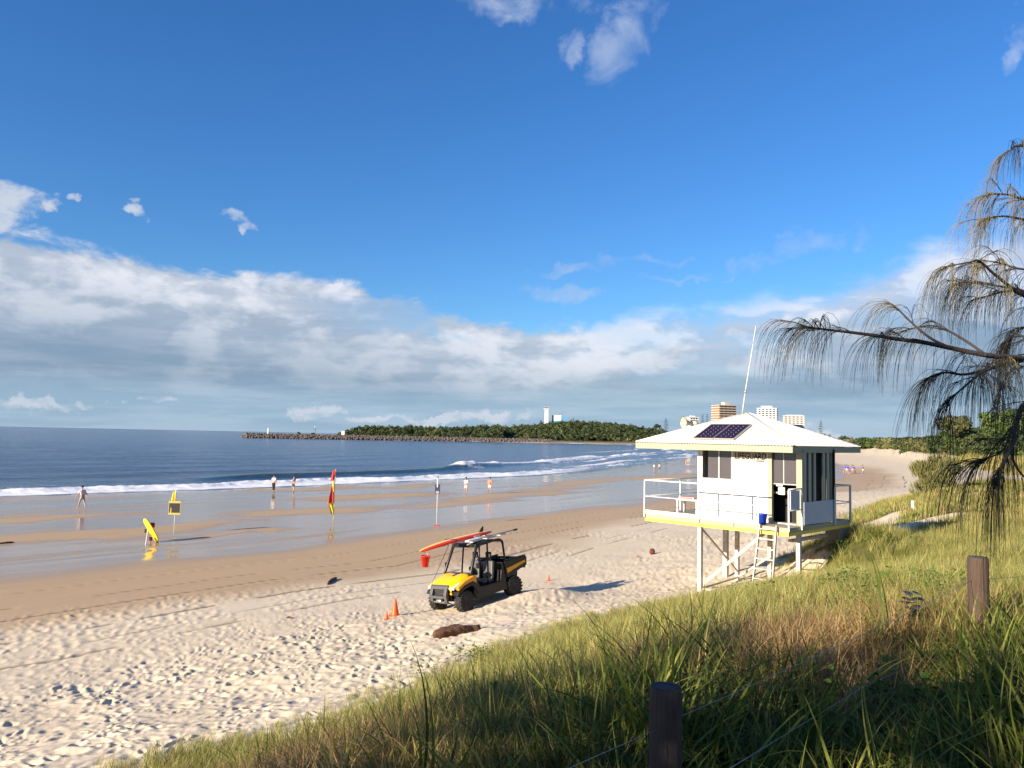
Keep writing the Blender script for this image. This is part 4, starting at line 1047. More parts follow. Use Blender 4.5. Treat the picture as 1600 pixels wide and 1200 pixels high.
MB().tube([(0.75, -0.31, -0.06), (0.75, -0.24, 0.16), (0.75, 0.24, 0.16), (0.75, 0.31, -0.06)], 0.012, 6).build('strap', MT['black'], bd)
lettering('lettering', 'RESCUE', 0.085, MT['wprint'], bd, (-0.02, 0.262, 0.055), (PI / 2, 0, PI), bold=0.003)
ct = empty('red_bucket', carpt(1.83, 0.05, RT - 0.03), (0, 0, yaw), 'red bucket hanging under the nose of the rescue board', 'bucket')
MB().lathe([(0.0, -0.30), (0.09, -0.30), (0.135, 0.0), (0.145, 0.0), (0.145, 0.02), (0.13, 0.02), (0.085, -0.28), (0, -0.28)], 16).build('tub', MT['red'], ct)
MB().tube([(0, -0.14, 0.0), (0, -0.1, 0.08), (0, 0, 0.12), (0, 0.1, 0.08), (0, 0.14, 0.0)], 0.006, 6).build('handle', MT['metal'], ct)
pd = empty('paddle', carpt(-0.3, 0.36, RT + 0.15), CR, 'long pale pole lying beside the rescue board and sticking out behind the roof', 'pole')
MB().tube([(0.6, 0, 0), (-1.35, 0, 0.0)], 0.02, 8).build('shaft', MT['metal'], pd)
MB().prism([(0.60, -0.035), (0.15, -0.03), (0.05, 0.0), (0.15, 0.04), (0.6, 0.04), (0.66, 0.0)], -0.09, 0.09).build('blade', MT['white'], pd, bevel=0.012)
MB().tube([(-1.35, 0, 0), (-1.5, 0, 0.0)], 0.032, 8).build('grip', MT['blackm'], pd)
tr = V('tie_line', MB().tube([(0.45, -0.45, RT + 0.08), (0.95, -0.46, 1.35), (1.36, -0.44, 0.86)], 0.008, 5), 'black')

# ------------------------------------------------------------------ cones, driftwood, small things on the sand
def cone(px, py, h, label):
    g = G(px, py)
    r = empty('traffic_cone', g, (0, 0, random.random() * 3), label, 'traffic cone', 'orange cones on the sand')
    k = h / 0.46
    MB().box((0, 0, 0.012 * k), (0.30 * k, 0.30 * k, 0.026 * k)).build('base', MT['orange'], r, bevel=0.006)
    MB().lathe([(0.115 * k, 0.025 * k), (0.11 * k, 0.04 * k), (0.028 * k, 0.44 * k), (0.022 * k, 0.46 * k), (0.012 * k, 0.455 * k)], 18).build('cone_body', MT['orange'], r)
cone(617, 962, 0.49, 'tall orange traffic cone standing in front of the beach buggy')
cone(604, 968, 0.21, 'tiny orange cone just left of the tall traffic cone')
cone(857, 908, 0.22, 'small orange cone on the sand behind the beach buggy')
wood = simple_mat('driftwood', (0.12, 0.055, 0.03), 0.85, var=0.5, scale=10, bump=0.9, bscale=30, stretch=(0.5, 2, 2))
def logmesh(L_, r, n=22, k=14, bend=0.05, seed=0, taper=0.7):
    rnd = random.Random(seed); vs = []
    for i in range(n + 1):
        t = i / n; x = (t - 0.5) * L_
        rr = r * (0.35 + 0.65 * min(1, 5 * t)) * (1 - (1 - taper) * t) * (0.4 if i == n else 1) * (1 + 0.12 * math.sin(9 * t + seed))
        for j in range(k):
            a = 2 * PI * j / k; q = rr * (1 + 0.16 * math.sin(a * 4 + t * 3 + seed) + rnd.uniform(-.2, .2))
            vs.append((x, q * math.cos(a) + bend * math.sin(t * 3), q * math.sin(a)))
    fs = [(i * k + j, i * k + (j + 1) % k, (i + 1) * k + (j + 1) % k, (i + 1) * k + j) for i in range(n) for j in range(k)]
    fs += [tuple(range(k))[::-1], tuple(n * k + j for j in range(k))]
    return MB().add(vs, fs, True)
def toward(px0, py0, px1, py1):
    a, b = G(px0, py0), G(px1, py1); d = b - a
    return (a + b) / 2, math.atan2(d.y, d.x), d.length
c_, yw, ln = toward(677, 1001, 750, 986)
r_ = empty('driftwood_log', c_ + Vector((0, 0, 0.06)), (0, 0, yw), 'thick dark brown driftwood log lying on the dry sand below the dune grass', 'log')
logmesh(ln, 0.15, seed=3).build('trunk', wood, r_)
logmesh(0.5, 0.035, 8, 7, seed=5).build('stub', wood, r_).location = (0.45, 0.13, 0.03)
c_, yw, ln = toward(512, 914, 526, 905)
tag(logmesh(ln * 1.0, 0.07, seed=8).build('driftwood_piece', wood), 'short dark piece of driftwood on the smooth sand left of the buggy', 'driftwood').location = c_ + Vector((0, 0, 0.04)); bpy.data.objects['driftwood_piece'].rotation_euler = (0, 0, yw)
def debris(name, px, py, L0, rad, label, cat, mat=wood, seed=1):
    g = G(px, py); o = logmesh(L0, rad, 10, 8, seed=seed).build(name, mat); o.location = g + Vector((0, 0, rad * 0.5)); o.rotation_euler = (0.2, 0, seed); tag(o, label, cat)
cn = G(1019, 866)
o = MB().lathe([(0.0, -0.14), (0.09, -0.11), (0.13, -0.02), (0.12, 0.07), (0.07, 0.14), (0, 0.16)], 14).build('coconut', simple_mat('husk', (0.10, 0.025, 0.02), 0.8, var=0.4, bump=0.6)); o.location = cn + Vector((0, 0, 0.12)); tag(o, 'dark reddish coconut on the sand left of the cabin stilts', 'coconut')
debris('stick', 999, 870, 0.5, 0.02, 'thin crooked stick on the sand left of the coconut', 'stick', seed=2)
debris('seaweed_clump', 8, 850, 0.8, 0.06, 'small dark seaweed clump on a sandbar at the left edge', 'seaweed', seed=4)
debris('driftwood_chip', 452, 968, 0.22, 0.03, 'small dark wood chip on pale sand left of the cones', 'driftwood', seed=6)
debris('driftwood_chip', 1045, 905, 0.25, 0.02, 'thin wood chip in front of the left cabin stilt', 'driftwood', seed=7)

# ------------------------------------------------------------------ flags and signs on poles
fy = simple_mat('yellow_cloth', (0.80, 0.60, 0.02), 0.7, var=0.1); frd = simple_mat('red_cloth', (0.75, 0.03, 0.03), 0.7, var=0.1)
def cloth(y0, y1, z0, z1, fold=0.05, seed=0, n=14, m=10):
    """limp cloth: a folded strip between heights z0..z1, width given at both ends"""
    vs = []
    for i in range(n + 1):
        t = i / n; z = z1 + (z0 - z1) * t
        for j in range(m + 1):
            s = j / m; w = y0 + (y1 - y0) * t
            vs.append((fold * math.sin(s * 9 + t * 2.5 + seed) * (0.3 + t), -s * w - 0.012, z - 0.25 * s * (z1 - z0) * 0.35))
    fs = [(i * (m + 1) + j, i * (m + 1) + j + 1, (i + 1) * (m + 1) + j + 1, (i + 1) * (m + 1) + j) for i in range(n) for j in range(m)]
    return MB().add(vs, fs, True)
def pole_height(base, px, py): return atY(px, py, base.y).z - base.z
b0 = atZ(520.5, 818, 0.18); b0.z = ground_z(b0.x, b0.y); H = pole_height(b0, 524, 733)
fl = empty('red_yellow_flag', b0, (0, 0, R(-62)), 'limp red and yellow bathing flag on a tall pole in the wet sand', 'flag')
MB().tube([(0, 0, -0.3), (0.0, 0.05, H)], [0.022, 0.016], 8).build('pole', fy, fl)
cloth(0.10, 0.28, H - 0.75, H - 0.02, 0.05, 1).build('red_cloth', frd, fl)
cloth(0.22, 0.32, H - 1.5, H - 0.75, 0.07, 2).build('yellow_cloth', fy, fl).scale = (1, .55, 1)
cloth(0.20, 0.42, H - 2.25, H - 1.15, 0.07, 4).build('red_cloth', frd, fl)
cloth(0.38, 0.18, H - 3.0, H - 2.2, 0.06, 3).build('yellow_cloth', fy, fl)
b0 = atZ(271.5, 838, 0.15); b0.z = ground_z(b0.x, b0.y); H = pole_height(b0, 273, 766)
fl = empty('yellow_flag_sign', b0, (0, 0, R(-90)), 'yellow flag and black board on a thin pole standing on the wet sand', 'flag sign')
MB().tube([(0, 0, -0.3), (0, 0, H)], 0.018, 8).build('pole', MT['white'], fl)
cloth(0.16, 0.42, H - 1.25, H - 0.02, 0.07, 1).build('flag_cloth', fy, fl)
sb = MB().bx(0.035, 0.06, -0.36, 0.33, H - 1.40, H - 0.62).build('sign_board', simple_mat('sign_edge', (0.42, 0.33, 0.08), 0.5), fl)
MB().bx(0.061, 0.066, -0.33, 0.30, H - 1.29, H - 0.74).build('sign_face', MT['black'], sb)
b0 = atZ(682, 824, 0.3); b0.z = ground_z(b0.x, b0.y); H = pole_height(b0, 683, 748)
fl = empty('beach_sign', b0, (0, 0, R(-8)), 'small navy blue notice on a thin white pole beyond the buggy', 'sign')
MB().tube([(0, 0, -0.3), (0, 0, H)], 0.018, 8).build('pole', MT['white'], fl)
navy = simple_mat('navy_board', (0.012, 0.015, 0.06), 0.5)
sb = MB().bx(-0.16, 0.18, -0.045, -0.03, H - 0.98, H - 0.36).build('sign_board', navy, fl)
MB().bx(-0.10, 0.13, -0.048, -0.0455, H - 0.93, H - 0.90).build('print_line', MT['wprint'], sb)
MB().bx(-0.08, 0.11, -0.048, -0.0455, H - 0.83, H - 0.81).build('print_line', MT['wprint'], sb)
MB().bx(-0.03, 0.03, -0.07, -0.045, H - 0.55, H + 0.02).build('cloth_strip', MT['white'], fl)
MB().bx(-0.02, 0.05, -0.02, 0.02, H + 0.02, H + 0.12).build('finial', MT['black'], fl)
MB().box((0, 0, 0.03), (0.3, 0.16, 0.06)).build('foot', MT['red'], fl)

# yellow rescue board propped on its tail beside the water
g = atZ(246, 851, 0.2); g.z = ground_z(g.x, g.y)
top = atY(225, 810, g.y + 0.1)
ax = (top - g); Lb = ax.length
rb = empty('yellow_rescue_board', g, (0, 0, 0), 'yellow rescue board leaning on two poles on the wet sand', 'rescue board')
mm = Matrix.Identity(3)
d = ax.normalized(); side = Vector((0.75, -0.66, 0)); side = (side - d * side.dot(d)).normalized(); nn = side.cross(d)
mm = Matrix((d, nn, side)).transposed()
b_ = board(0, 2 * PI, 22, 16, W=0.10, T=0.29, x0=-0.05, x1=Lb, rock=0.6)
vs = [mm @ Vector((v[0], v[1], v[2] - 0.26)) for v in b_.v]; b_.v = [tuple(v) for v in vs]
b_.build('board', fy, rb)
# its red side faces away
rs = MB().add([mm @ Vector((x, -0.10, z)) for x, z in ((0.3, -0.13), (0.3, 0.15), (Lb * 0.85, 0.12), (Lb * 0.85, -0.1))] + [mm @ Vector((x, -0.085, z)) for x, z in ((0.3, -0.13), (0.3, 0.15), (Lb * 0.85, 0.12), (Lb * 0.85, -0.1))],
              [(0, 1, 2, 3), (4, 7, 6, 5), (0, 4, 5, 1), (1, 5, 6, 2), (2, 6, 7, 3), (3, 7, 4, 0)])
rs.build('red_underside', frd, rb)
p1 = atY(231, 826, g.y + 0.15) - g; p2 = atZ(227, 856, 0.2) - g; p2.z = -0.15
MB().tube([p1, p2], 0.02, 8).build('prop', MT['white'], rb)
MB().box(p1 + Vector((-0.1, -0.03, -0.12)), (0.08, 0.08, 0.2)).build('clip', MT['black'], rb)
p1 = atY(236, 820, g.y + 0.3) - g; p2 = atZ(235, 852, 0.2) - g; p2.z = -0.15
MB().tube([p1 + Vector((0, 0, 0.1)), p2], 0.03, 8).build('prop', frd, rb)
MB().box(p1 + Vector((0.06, 0.05, -0.02)), (0.22, 0.1, 0.26)).build('rescue_tube', frd, rb, bevel=0.02)
MB().box(p2 + Vector((0.0, 0.0, 0.35)), (0.12, 0.12, 0.2)).build('weight', MT['rubber'], rb)

# ------------------------------------------------------------------ people
skin = simple_mat('skin', (0.42, 0.22, 0.14), 0.55, var=0.05)
hair = simple_mat('dark_hair', (0.03, 0.02, 0.015), 0.7, var=0.2)
cw = simple_mat('white_shirt', (0.75, 0.74, 0.76), 0.8, var=0.05); cpk = simple_mat('pale_pink_shirt', (0.70, 0.58, 0.60), 0.8, var=0.05)
cb = simple_mat('black_clothes', (0.02, 0.02, 0.022), 0.8); cor = simple_mat('orange_top', (0.75, 0.26, 0.15), 0.8); cbl = simple_mat('blue_shirt', (0.03, 0.07, 0.42), 0.8); cgr = simple_mat('grey_shorts', (0.30, 0.30, 0.30), 0.8)
cred = simple_mat('red_swimwear', (0.6, 0.05, 0.04), 0.8)
def skin_obj(name, V_, E_, Rr, mat, parent, lv=1):
    me = bpy.data.meshes.new(name); me.from_pydata([tuple(v) for v in V_], E_, []); me.materials.append(mat)
    o = bpy.data.objects.new(name, me); COL.objects.link(o); o.parent = parent
    sk = o.modifiers.new('skin', 'SKIN'); sk.use_smooth_shade = True
    for i, r in enumerate(Rr):
        r = r if isinstance(r, tuple) else (r, r)
        me.skin_vertices[0].data[i].radius = r
    me.skin_vertices[0].data[0].use_root = True
    s = o.modifiers.new('subsurf', 'SUBSURF'); s.levels = lv; s.render_levels = lv
    return o
def person(loc, face, h, label, shirt=None, pants=None, pantlen=0.5, stride=0.25, arm=0.3, group=None, bend=0.0, hairm=None):
    k = h / 1.75
    r = empty('person', loc, (0, 0, face), label, 'person', group)
    r.scale = (k, k, k)
    s = stride; L_ = 0.88; z0 = math.sqrt(max(L_ * L_ - s * s, 0.3)) + 0.06
    b = bend
    pel = Vector((0, 0, z0)); ch = Vector((0.05 + b * 0.25, 0, z0 + 0.30)); nk = Vector((0.06 + b * 0.5, 0, z0 + 0.52 - b * .1)); hb = nk + Vector((0.02, 0, 0.09)); hm = hb + Vector((0.02, 0, 0.10)); ht = hm + Vector((-0.01, 0, 0.075))
    P_ = [pel, ch, nk, hb, hm, ht]; E_ = [(0, 1), (1, 2), (2, 3), (3, 4), (4, 5)]; Q = [(0.15, 0.11), (0.16, 0.105), 0.055, 0.062, (0.075, 0.095), 0.06]
    P_.append(hm + Vector((0.115, 0, -0.01))); E_.append((4, 6)); Q.append(0.018)      # nose
    arms = []
    for sy, sw_ in ((1, arm), (-1, -arm)):
        sh = nk + Vector((0.0, sy * 0.17, -0.07)); el_ = sh + Vector((sw_ * 0.5 - 0.03, sy * 0.06, -0.28)); wr = el_ + Vector((sw_ * 0.6 + 0.08, 0.0, -0.24)); hd = wr + Vector((0.02, 0, -0.09))
        i0 = len(P_); P_ += [sh, el_, wr, hd]; E_ += [(1, i0), (i0, i0 + 1), (i0 + 1, i0 + 2), (i0 + 2, i0 + 3)]; Q += [0.06, 0.042, 0.032, (0.02, 0.042)]; arms.append((sh, el_, wr))
        fi = len(P_)
        for q in (-0.02, 0.0, 0.02): P_.append(hd + Vector((q, 0, -0.08))); E_.append((i0 + 3, len(P_) - 1)); Q.append(0.009)
    legs = []
    for sy, sw_ in ((1, s), (-1, -s)):
        hp = pel + Vector((0, sy * 0.09, -0.06)); an = Vector((sw_, sy * 0.09, 0.08 + (0.05 if sw_ < 0 and s > 0.1 else 0))); kn = (hp + an) / 2 + Vector((0.05 + 0.03 * (sw_ < 0), 0, 0)); to = an + Vector((0.15, sy * 0.02, -0.045))
        i0 = len(P_); P_ += [hp, kn, an, to]; E_ += [(0, i0), (i0, i0 + 1), (i0 + 1, i0 + 2), (i0 + 2, i0 + 3)]; Q += [0.088, 0.058, 0.04, (0.04, 0.03)]; legs.append((hp, kn, an))
    skin_obj('body', P_, E_, Q, skin, r)
    if shirt is not None:
        A = arms
        P2 = [pel + Vector((0, 0, 0.0)), ch, nk - Vector((0, 0, .05)), A[0][0], A[0][0].lerp(A[0][1], 0.75), A[1][0], A[1][0].lerp(A[1][1], 0.75)]
        skin_obj('shirt', P2, [(0, 1), (1, 2), (1, 3), (3, 4), (1, 5), (5, 6)], [(0.185, 0.135), (0.19, 0.13), 0.085, 0.08, 0.068, 0.08, 0.068], shirt, r)
    if pants is not None:
        Lg = legs; P3 = [pel + Vector((0, 0, 0.04)), pel]; E3 = [(0, 1)]; Q3 = [(0.165, 0.12), (0.175, 0.13)]
        for hp, kn, an in Lg:
            if pantlen <= 0.5: e = [hp, hp.lerp(kn, pantlen * 1.7)]; q = [0.105, 0.088]
            else: e = [hp, kn, kn.lerp(an, (pantlen - .5) * 1.8)]; q = [0.105, 0.075, 0.058]
            i0 = len(P3); P3 += e; Q3 += q; E3.append((1, i0)); E3 += [(i0 + i, i0 + i + 1) for i in range(len(e) - 1)]
        skin_obj('trousers' if pantlen > .5 else 'shorts', P3, E3, Q3, pants, r)
    MB().lathe([(0.098, -0.02), (0.108, 0.03), (0.098, 0.08), (0.06, 0.125), (0.0, 0.14)], 12, hm + Vector((-0.022, 0, 0.0))).build('hair', hairm or hair, r)
    return r
def onbeach(px, py):
    p = atZ(px, py, 0.12)
    for _ in range(4):
        p = atZ(px, py, ground_z(p.x, p.y))
    p.z = ground_z(p.x, p.y); return p
person(onbeach(128, 794), R(150), 1.78, 'person in a pale shirt striding along the wet sand at the far left', cpk, cgr, 0.35, 0.34, 0.35)
person(onbeach(427, 769), R(80), 1.80, 'person in a white top and black trousers standing where the foam ends', cw, cb, 0.95, 0.08, 0.1)
person(onbeach(458, 769), R(60), 1.72, 'person dressed in black with bare legs at the edge of the foam', cb, cb, 0.4, 0.10, 0.15)
person(onbeach(728, 772), R(255), 1.78, 'person all in white walking on the wet sand right of the navy sign', cw, cw, 0.45, 0.16, 0.2)
person(onbeach(765, 771), R(265), 1.75, 'person in an orange top and white shorts walking toward the viewer', cor, cw, 0.4, 0.20, 0.2)
person(onbeach(1022.5, 738), R(200), 1.7, 'left of two pale distant walkers near the surf left of the cabin', cw, cgr, 0.4, 0.2, 0.2)
person(onbeach(1030.5, 738), R(200), 1.75, 'right of two pale distant walkers near the surf left of the cabin', cpk, cb, 0.4, 0.15, 0.2)
person(onbeach(1072, 728), R(220), 1.8, 'distant person in red swimwear at the surf just left of the cabin wall', cred, None, 0.4, 0.2, 0.2)
for i, (px, py, fc_, bn, lab) in enumerate(((1318, 740.5, 20, 0.5, 'leftmost of the huddled people in blue shirts behind the cabin'), (1323, 740, 80, 0.0, 'second from left in the huddle of blue shirts behind the cabin'),
     (1327.5, 741, 160, 0.3, 'middle one of the huddled people in blue shirts behind the cabin'), (1332, 740, 200, 0.1, 'second from right in the huddle of blue shirts behind the cabin'),
     (1336.5, 740.5, 170, 0.5, 'rightmost of the huddled people in blue shirts behind the cabin'), (1348.5, 740.5, 180, 0.0, 'lone person in a blue shirt just right of the huddled group'))):
    person(onbeach(px, py), R(fc_), 1.75, lab, cbl, cw if i % 2 else cbl, 0.4, 0.15, 0.3, 'people in blue shirts on the far sand', bend=bn)

# ------------------------------------------------------------------ post and wire fence in the foreground
pw = simple_mat('fence_timber', (0.085, 0.055, 0.038), 0.9, var=0.5, scale=14, bump=1.0, bscale=18, stretch=(5, 5, 0.25))
pe = simple_mat('post_end', (0.05, 0.042, 0.045), 0.9, var=0.5, scale=9, bump=1.0, bscale=25)
pa = atY(1040, 1072, 3.6); pb_ = atY(1528, 870, 6.1)
fe = empty('wire_fence', (pa.x, pa.y, ground_z(pa.x, pa.y)), (0, 0, 0), 'low fence of round timber posts joined by thin steel wires in the dune grass', 'fence')
fo = Vector((pa.x, pa.y, ground_z(pa.x, pa.y)))
pc = pa + (pa - pb_); pc.z = ground_z(pc.x, pc.y) + 0.9
pd_ = pb_ + (pb_ - pa); pd_.z = ground_z(pd_.x, pd_.y) + 0.8
posts = []
for i, p in enumerate((pa, pb_, pc, pd_)):
    q = p - fo; zb = ground_z(p.x, p.y) - fo.z - 0.3
    Hh = q.z - zb
    n = 26; prof = [(0.0745, zb), (0.075, zb + Hh * 0.5), (0.074, q.z - 0.03), (0.071, q.z - 0.008), (0.066, q.z)]
    po = MB().lathe(prof, n, (q.x, q.y, 0), jit=0.02).build('post', pw, fe)
    MB().lathe([(0.066, q.z + 0.0005), (0.05, q.z + 0.002), (0.03, q.z - 0.004), (0.0, q.z - 0.002)], 18, (q.x, q.y, 0), jit=0.05).build('post_end', pe, po)
    posts.append(q)
wire = simple_mat('steel_wire', (0.30, 0.31, 0.30), 0.45, metal=0.6)
# points on posts where the wires pass
w1a = atY(1024, 1141, 3.53) - fo; w1b = atY(1500, 905, 6.05) - fo
def wirepath(a, b, sag=0.03, n=14): return [a.lerp(b, i / n) - Vector((0, 0, sag * 4 * (i / n) * (1 - i / n))) for i in range(n + 1)]
far_l = Vector((posts[2].x, posts[2].y, posts[2].z - 0.25))
w1r = atY(1060, 1121, 3.60) - fo
MB().tube(wirepath(w1r, atY(1520, 906, 6.1) - fo, 0.02), 0.0018, 6).build('wire', wire, fe)
w1L = atY(888, 1201, 3.05) - fo; dirL = (w1L - w1a)
MB().tube([w1a, w1L, w1a + dirL * 3.2], 0.0018, 6).build('wire', wire, fe)
lo1 = atY(1350, 1073, 4.75) - fo; lo0 = atY(1140, 1201, 3.62) - fo
dl = lo1 - lo0
MB().tube([lo0 - dl * 0.5, lo0, lo1, atY(1515, 1000, 6.1) - fo], 0.0018, 6).build('wire', wire, fe)
MB().tube(wirepath(atY(1538, 905, 6.1) - fo, Vector((posts[3].x, posts[3].y, posts[3].z - .2)), 0.02), 0.0018, 6).build('wire', wire, fe)
# ------------------------------------------------------------------ vegetation helpers
def leaf_mat(name, c, c2, trans=0.35, rnd=0.5, rough=0.6, scale=1.0, use_tint=True):
    """leaf: diffuse + translucent; colour varies per blade (attribute tint), per copy and over the ground"""
    m = bpy.data.materials.new(name); m.use_nodes = True; nt = m.node_tree
    for n in list(nt.nodes): nt.nodes.remove(n)
    out = N(nt, 'ShaderNodeOutputMaterial'); p = N(nt, 'ShaderNodeBsdfPrincipled'); tr = N(nt, 'ShaderNodeBsdfTranslucent'); mx = N(nt, 'ShaderNodeMixShader')
    oi = N(nt, 'ShaderNodeObjectInfo')
    at = N(nt, 'ShaderNodeAttribute', attribute_name='tint').outputs['Fac']
    f = M(nt, 'ADD', M(nt, 'MULTIPLY', at, 0.7), M(nt, 'MULTIPLY', M(nt, 'SUBTRACT', oi.outputs['Random'], 0.5), rnd), clamp=True)
    col = MIX(nt, f, c, c2)
    v = M(nt, 'MULTIPLY_ADD', oi.outputs['Random'], 0.5, 0.75)
    sc = N(nt, 'ShaderNodeVectorMath', operation='SCALE'); L(nt, col, sc.inputs[0]); L(nt, v, sc.inputs['Scale'])
    L(nt, sc.outputs[0], p.inputs['Base Color']); L(nt, sc.outputs[0], tr.inputs['Color'])
    p.inputs['Roughness'].default_value = rough; p.inputs['Specular IOR Level'].default_value = 0.25
    mx.inputs[0].default_value = trans
    L(nt, p.outputs[0], mx.inputs[1]); L(nt, tr.outputs[0], mx.inputs[2]); L(nt, mx.outputs[0], out.inputs[0])
    return m
G_green = leaf_mat('grass_green', (0.085, 0.12, 0.018), (0.26, 0.27, 0.055))
G_olive = leaf_mat('grass_olive', (0.18, 0.20, 0.04), (0.38, 0.33, 0.10))
G_straw = leaf_mat('grass_straw', (0.26, 0.15, 0.055), (0.52, 0.38, 0.17))
G_dune = leaf_mat('dune_grass', (0.26, 0.28, 0.07), (0.52, 0.46, 0.17))
G_leaf = leaf_mat('creeper_leaf', (0.05, 0.12, 0.015), (0.12, 0.22, 0.035), 0.3)
F_dark = leaf_mat('forest_leaf', (0.035, 0.058, 0.020), (0.095, 0.105, 0.035), 0.2, rnd=0.9)
F_olive = leaf_mat('shrub_leaf', (0.10, 0.11, 0.04), (0.24, 0.215, 0.085), 0.25, rnd=0.9)
F_green = leaf_mat('bright_leaf', (0.05, 0.085, 0.02), (0.11, 0.15, 0.035), 0.3, rnd=0.8)
F_pine = leaf_mat('pine_leaf', (0.012, 0.028, 0.014), (0.03, 0.05, 0.022), 0.1)
bark = simple_mat('bark', (0.10, 0.075, 0.055), 0.9, var=0.35, scale=8, bump=0.8, stretch=(1, 1, 0.4))

def tuft(name, mat, nbl, hmin, hmax, wid, spread, droop, seed, segs=5, seedhead=False):
    rnd = random.Random(seed); vs = []; fs = []; ti = []
    for _ in range(nbl):
        a = rnd.uniform(0, 2 * PI); r0 = rnd.uniform(0, spread) ** 1.0; h = rnd.uniform(hmin, hmax); w = wid * rnd.uniform(0.6, 1.2)
        lean = rnd.uniform(0.05, 0.55) * droop; ang = rnd.uniform(0, 2 * PI); dx, dy = math.cos(ang), math.sin(ang)
        sxx, syy = -dy, dx; p = Vector((r0 * math.cos(a), r0 * math.sin(a), -0.05)); t0 = rnd.random(); th = rnd.uniform(0.0, 0.35) * droop; b = len(vs)
        curl = rnd.uniform(0.25, 1.0) * droop * 2.2 / segs
        for i in range(segs + 1):
            t = i / segs; ww = w * (0.7 + 0.5 * math.sin(PI * min(t * 1.3, 1))) * (1 - t ** 3) + 0.0006
            vs.append((p.x + sxx * ww / 2, p.y + syy * ww / 2, p.z)); vs.append((p.x - sxx * ww / 2, p.y - syy * ww / 2, p.z)); ti += [t0, t0]
            st = h / segs; p = p + Vector((dx * math.sin(th), dy * math.sin(th), math.cos(th))) * st; th += curl * (0.3 + t)
        for i in range(segs): fs.append((b + 2 * i, b + 2 * i + 1, b + 2 * i + 3, b + 2 * i + 2))
    return mesh_np(name, vs, fs, mat, attrs=dict(tint=np.array(ti)), link=False)
def creeper(name, mat, n, R_, size, seed, zspan=0.25):
    rnd = random.Random(seed); vs = []; fs = []; ti = []
    for _ in range(n):
        a = rnd.uniform(0, 2 * PI); r = R_ * math.sqrt(rnd.random()); c = Vector((r * math.cos(a), r * math.sin(a), rnd.uniform(0.03, zspan)))
        q = Euler((rnd.uniform(-.7, .7), rnd.uniform(-.7, .7), rnd.uniform(0, 6.28))).to_matrix(); s = size * rnd.uniform(0.6, 1.2); b = len(vs); t0 = rnd.random()
        for x, y, z in ((-1, 0, 0), (-0.6, 0.62, .12), (0.25, 0.7, .15), (1, 0, 0), (0.25, -0.7, .15), (-0.6, -0.62, .12)): vs.append(c + q @ Vector((x * s, y * s, z * s))); ti.append(t0)
        fs += [(b, b + 1, b + 2, b + 3), (b, b + 3, b + 4, b + 5)]
    return mesh_np(name, vs, fs, mat, attrs=dict(tint=np.array(ti)), link=False)
def crown(name, mat, n, rx, rz, leaf, seed, lumps=7, base=0.25, elong=1.0, up=0.0):
    """leaf-sized faces on several overlapping clumps, with gaps between"""
    rnd = random.Random(seed); L_ = []
    for _ in range(lumps):
        a = rnd.uniform(0, 2 * PI); r = rx * 0.62 * math.sqrt(rnd.random()); L_.append((Vector((r * math.cos(a), r * math.sin(a), rz * rnd.uniform(base, 1.0) - 0.1)), rx * rnd.uniform(0.30, 0.52), rnd.random()))
    vs = []; fs = []; ti = []
    for _ in range(n):
        c, rr, t0 = rnd.choice(L_)
        d = Vector((rnd.gauss(0, 1), rnd.gauss(0, 1), rnd.gauss(0.15, 1))).normalized()
        p = c + Vector((d.x * rr, d.y * rr, d.z * rr * 0.75)) * rnd.uniform(0.65, 1.08)
        s = leaf * rnd.uniform(0.6, 1.3)
        if up: nrm = Vector((d.x * 0.4, d.y * 0.4, 1.0)).normalized(); t1 = nrm; t2 = Vector((rnd.gauss(0, 1), rnd.gauss(0, 1), 0)).normalized()
        else:
            nrm = (d + Vector((rnd.uniform(-.6, .6), rnd.uniform(-.6, .6), rnd.uniform(-.3, .8)))).normalized(); t1 = nrm.orthogonal().normalized(); t1 = (t1 * math.cos(s * 99) + nrm.cross(t1) * math.sin(s * 99)); t2 = nrm.cross(t1)
        b = len(vs); vs += [p - t1 * s * elong - t2 * s * .5, p + t1 * s * elong - t2 * s * .35, p + t1 * s * elong + t2 * s * .35, p - t1 * s * elong + t2 * s * .5]
        fs.append((b, b + 1, b + 2, b + 3)); ti += [min(1, max(0, t0 * .5 + rnd.uniform(0, .5)))] * 4
    return mesh_np(name, vs, fs, mat, attrs=dict(tint=np.array(ti)), link=False)
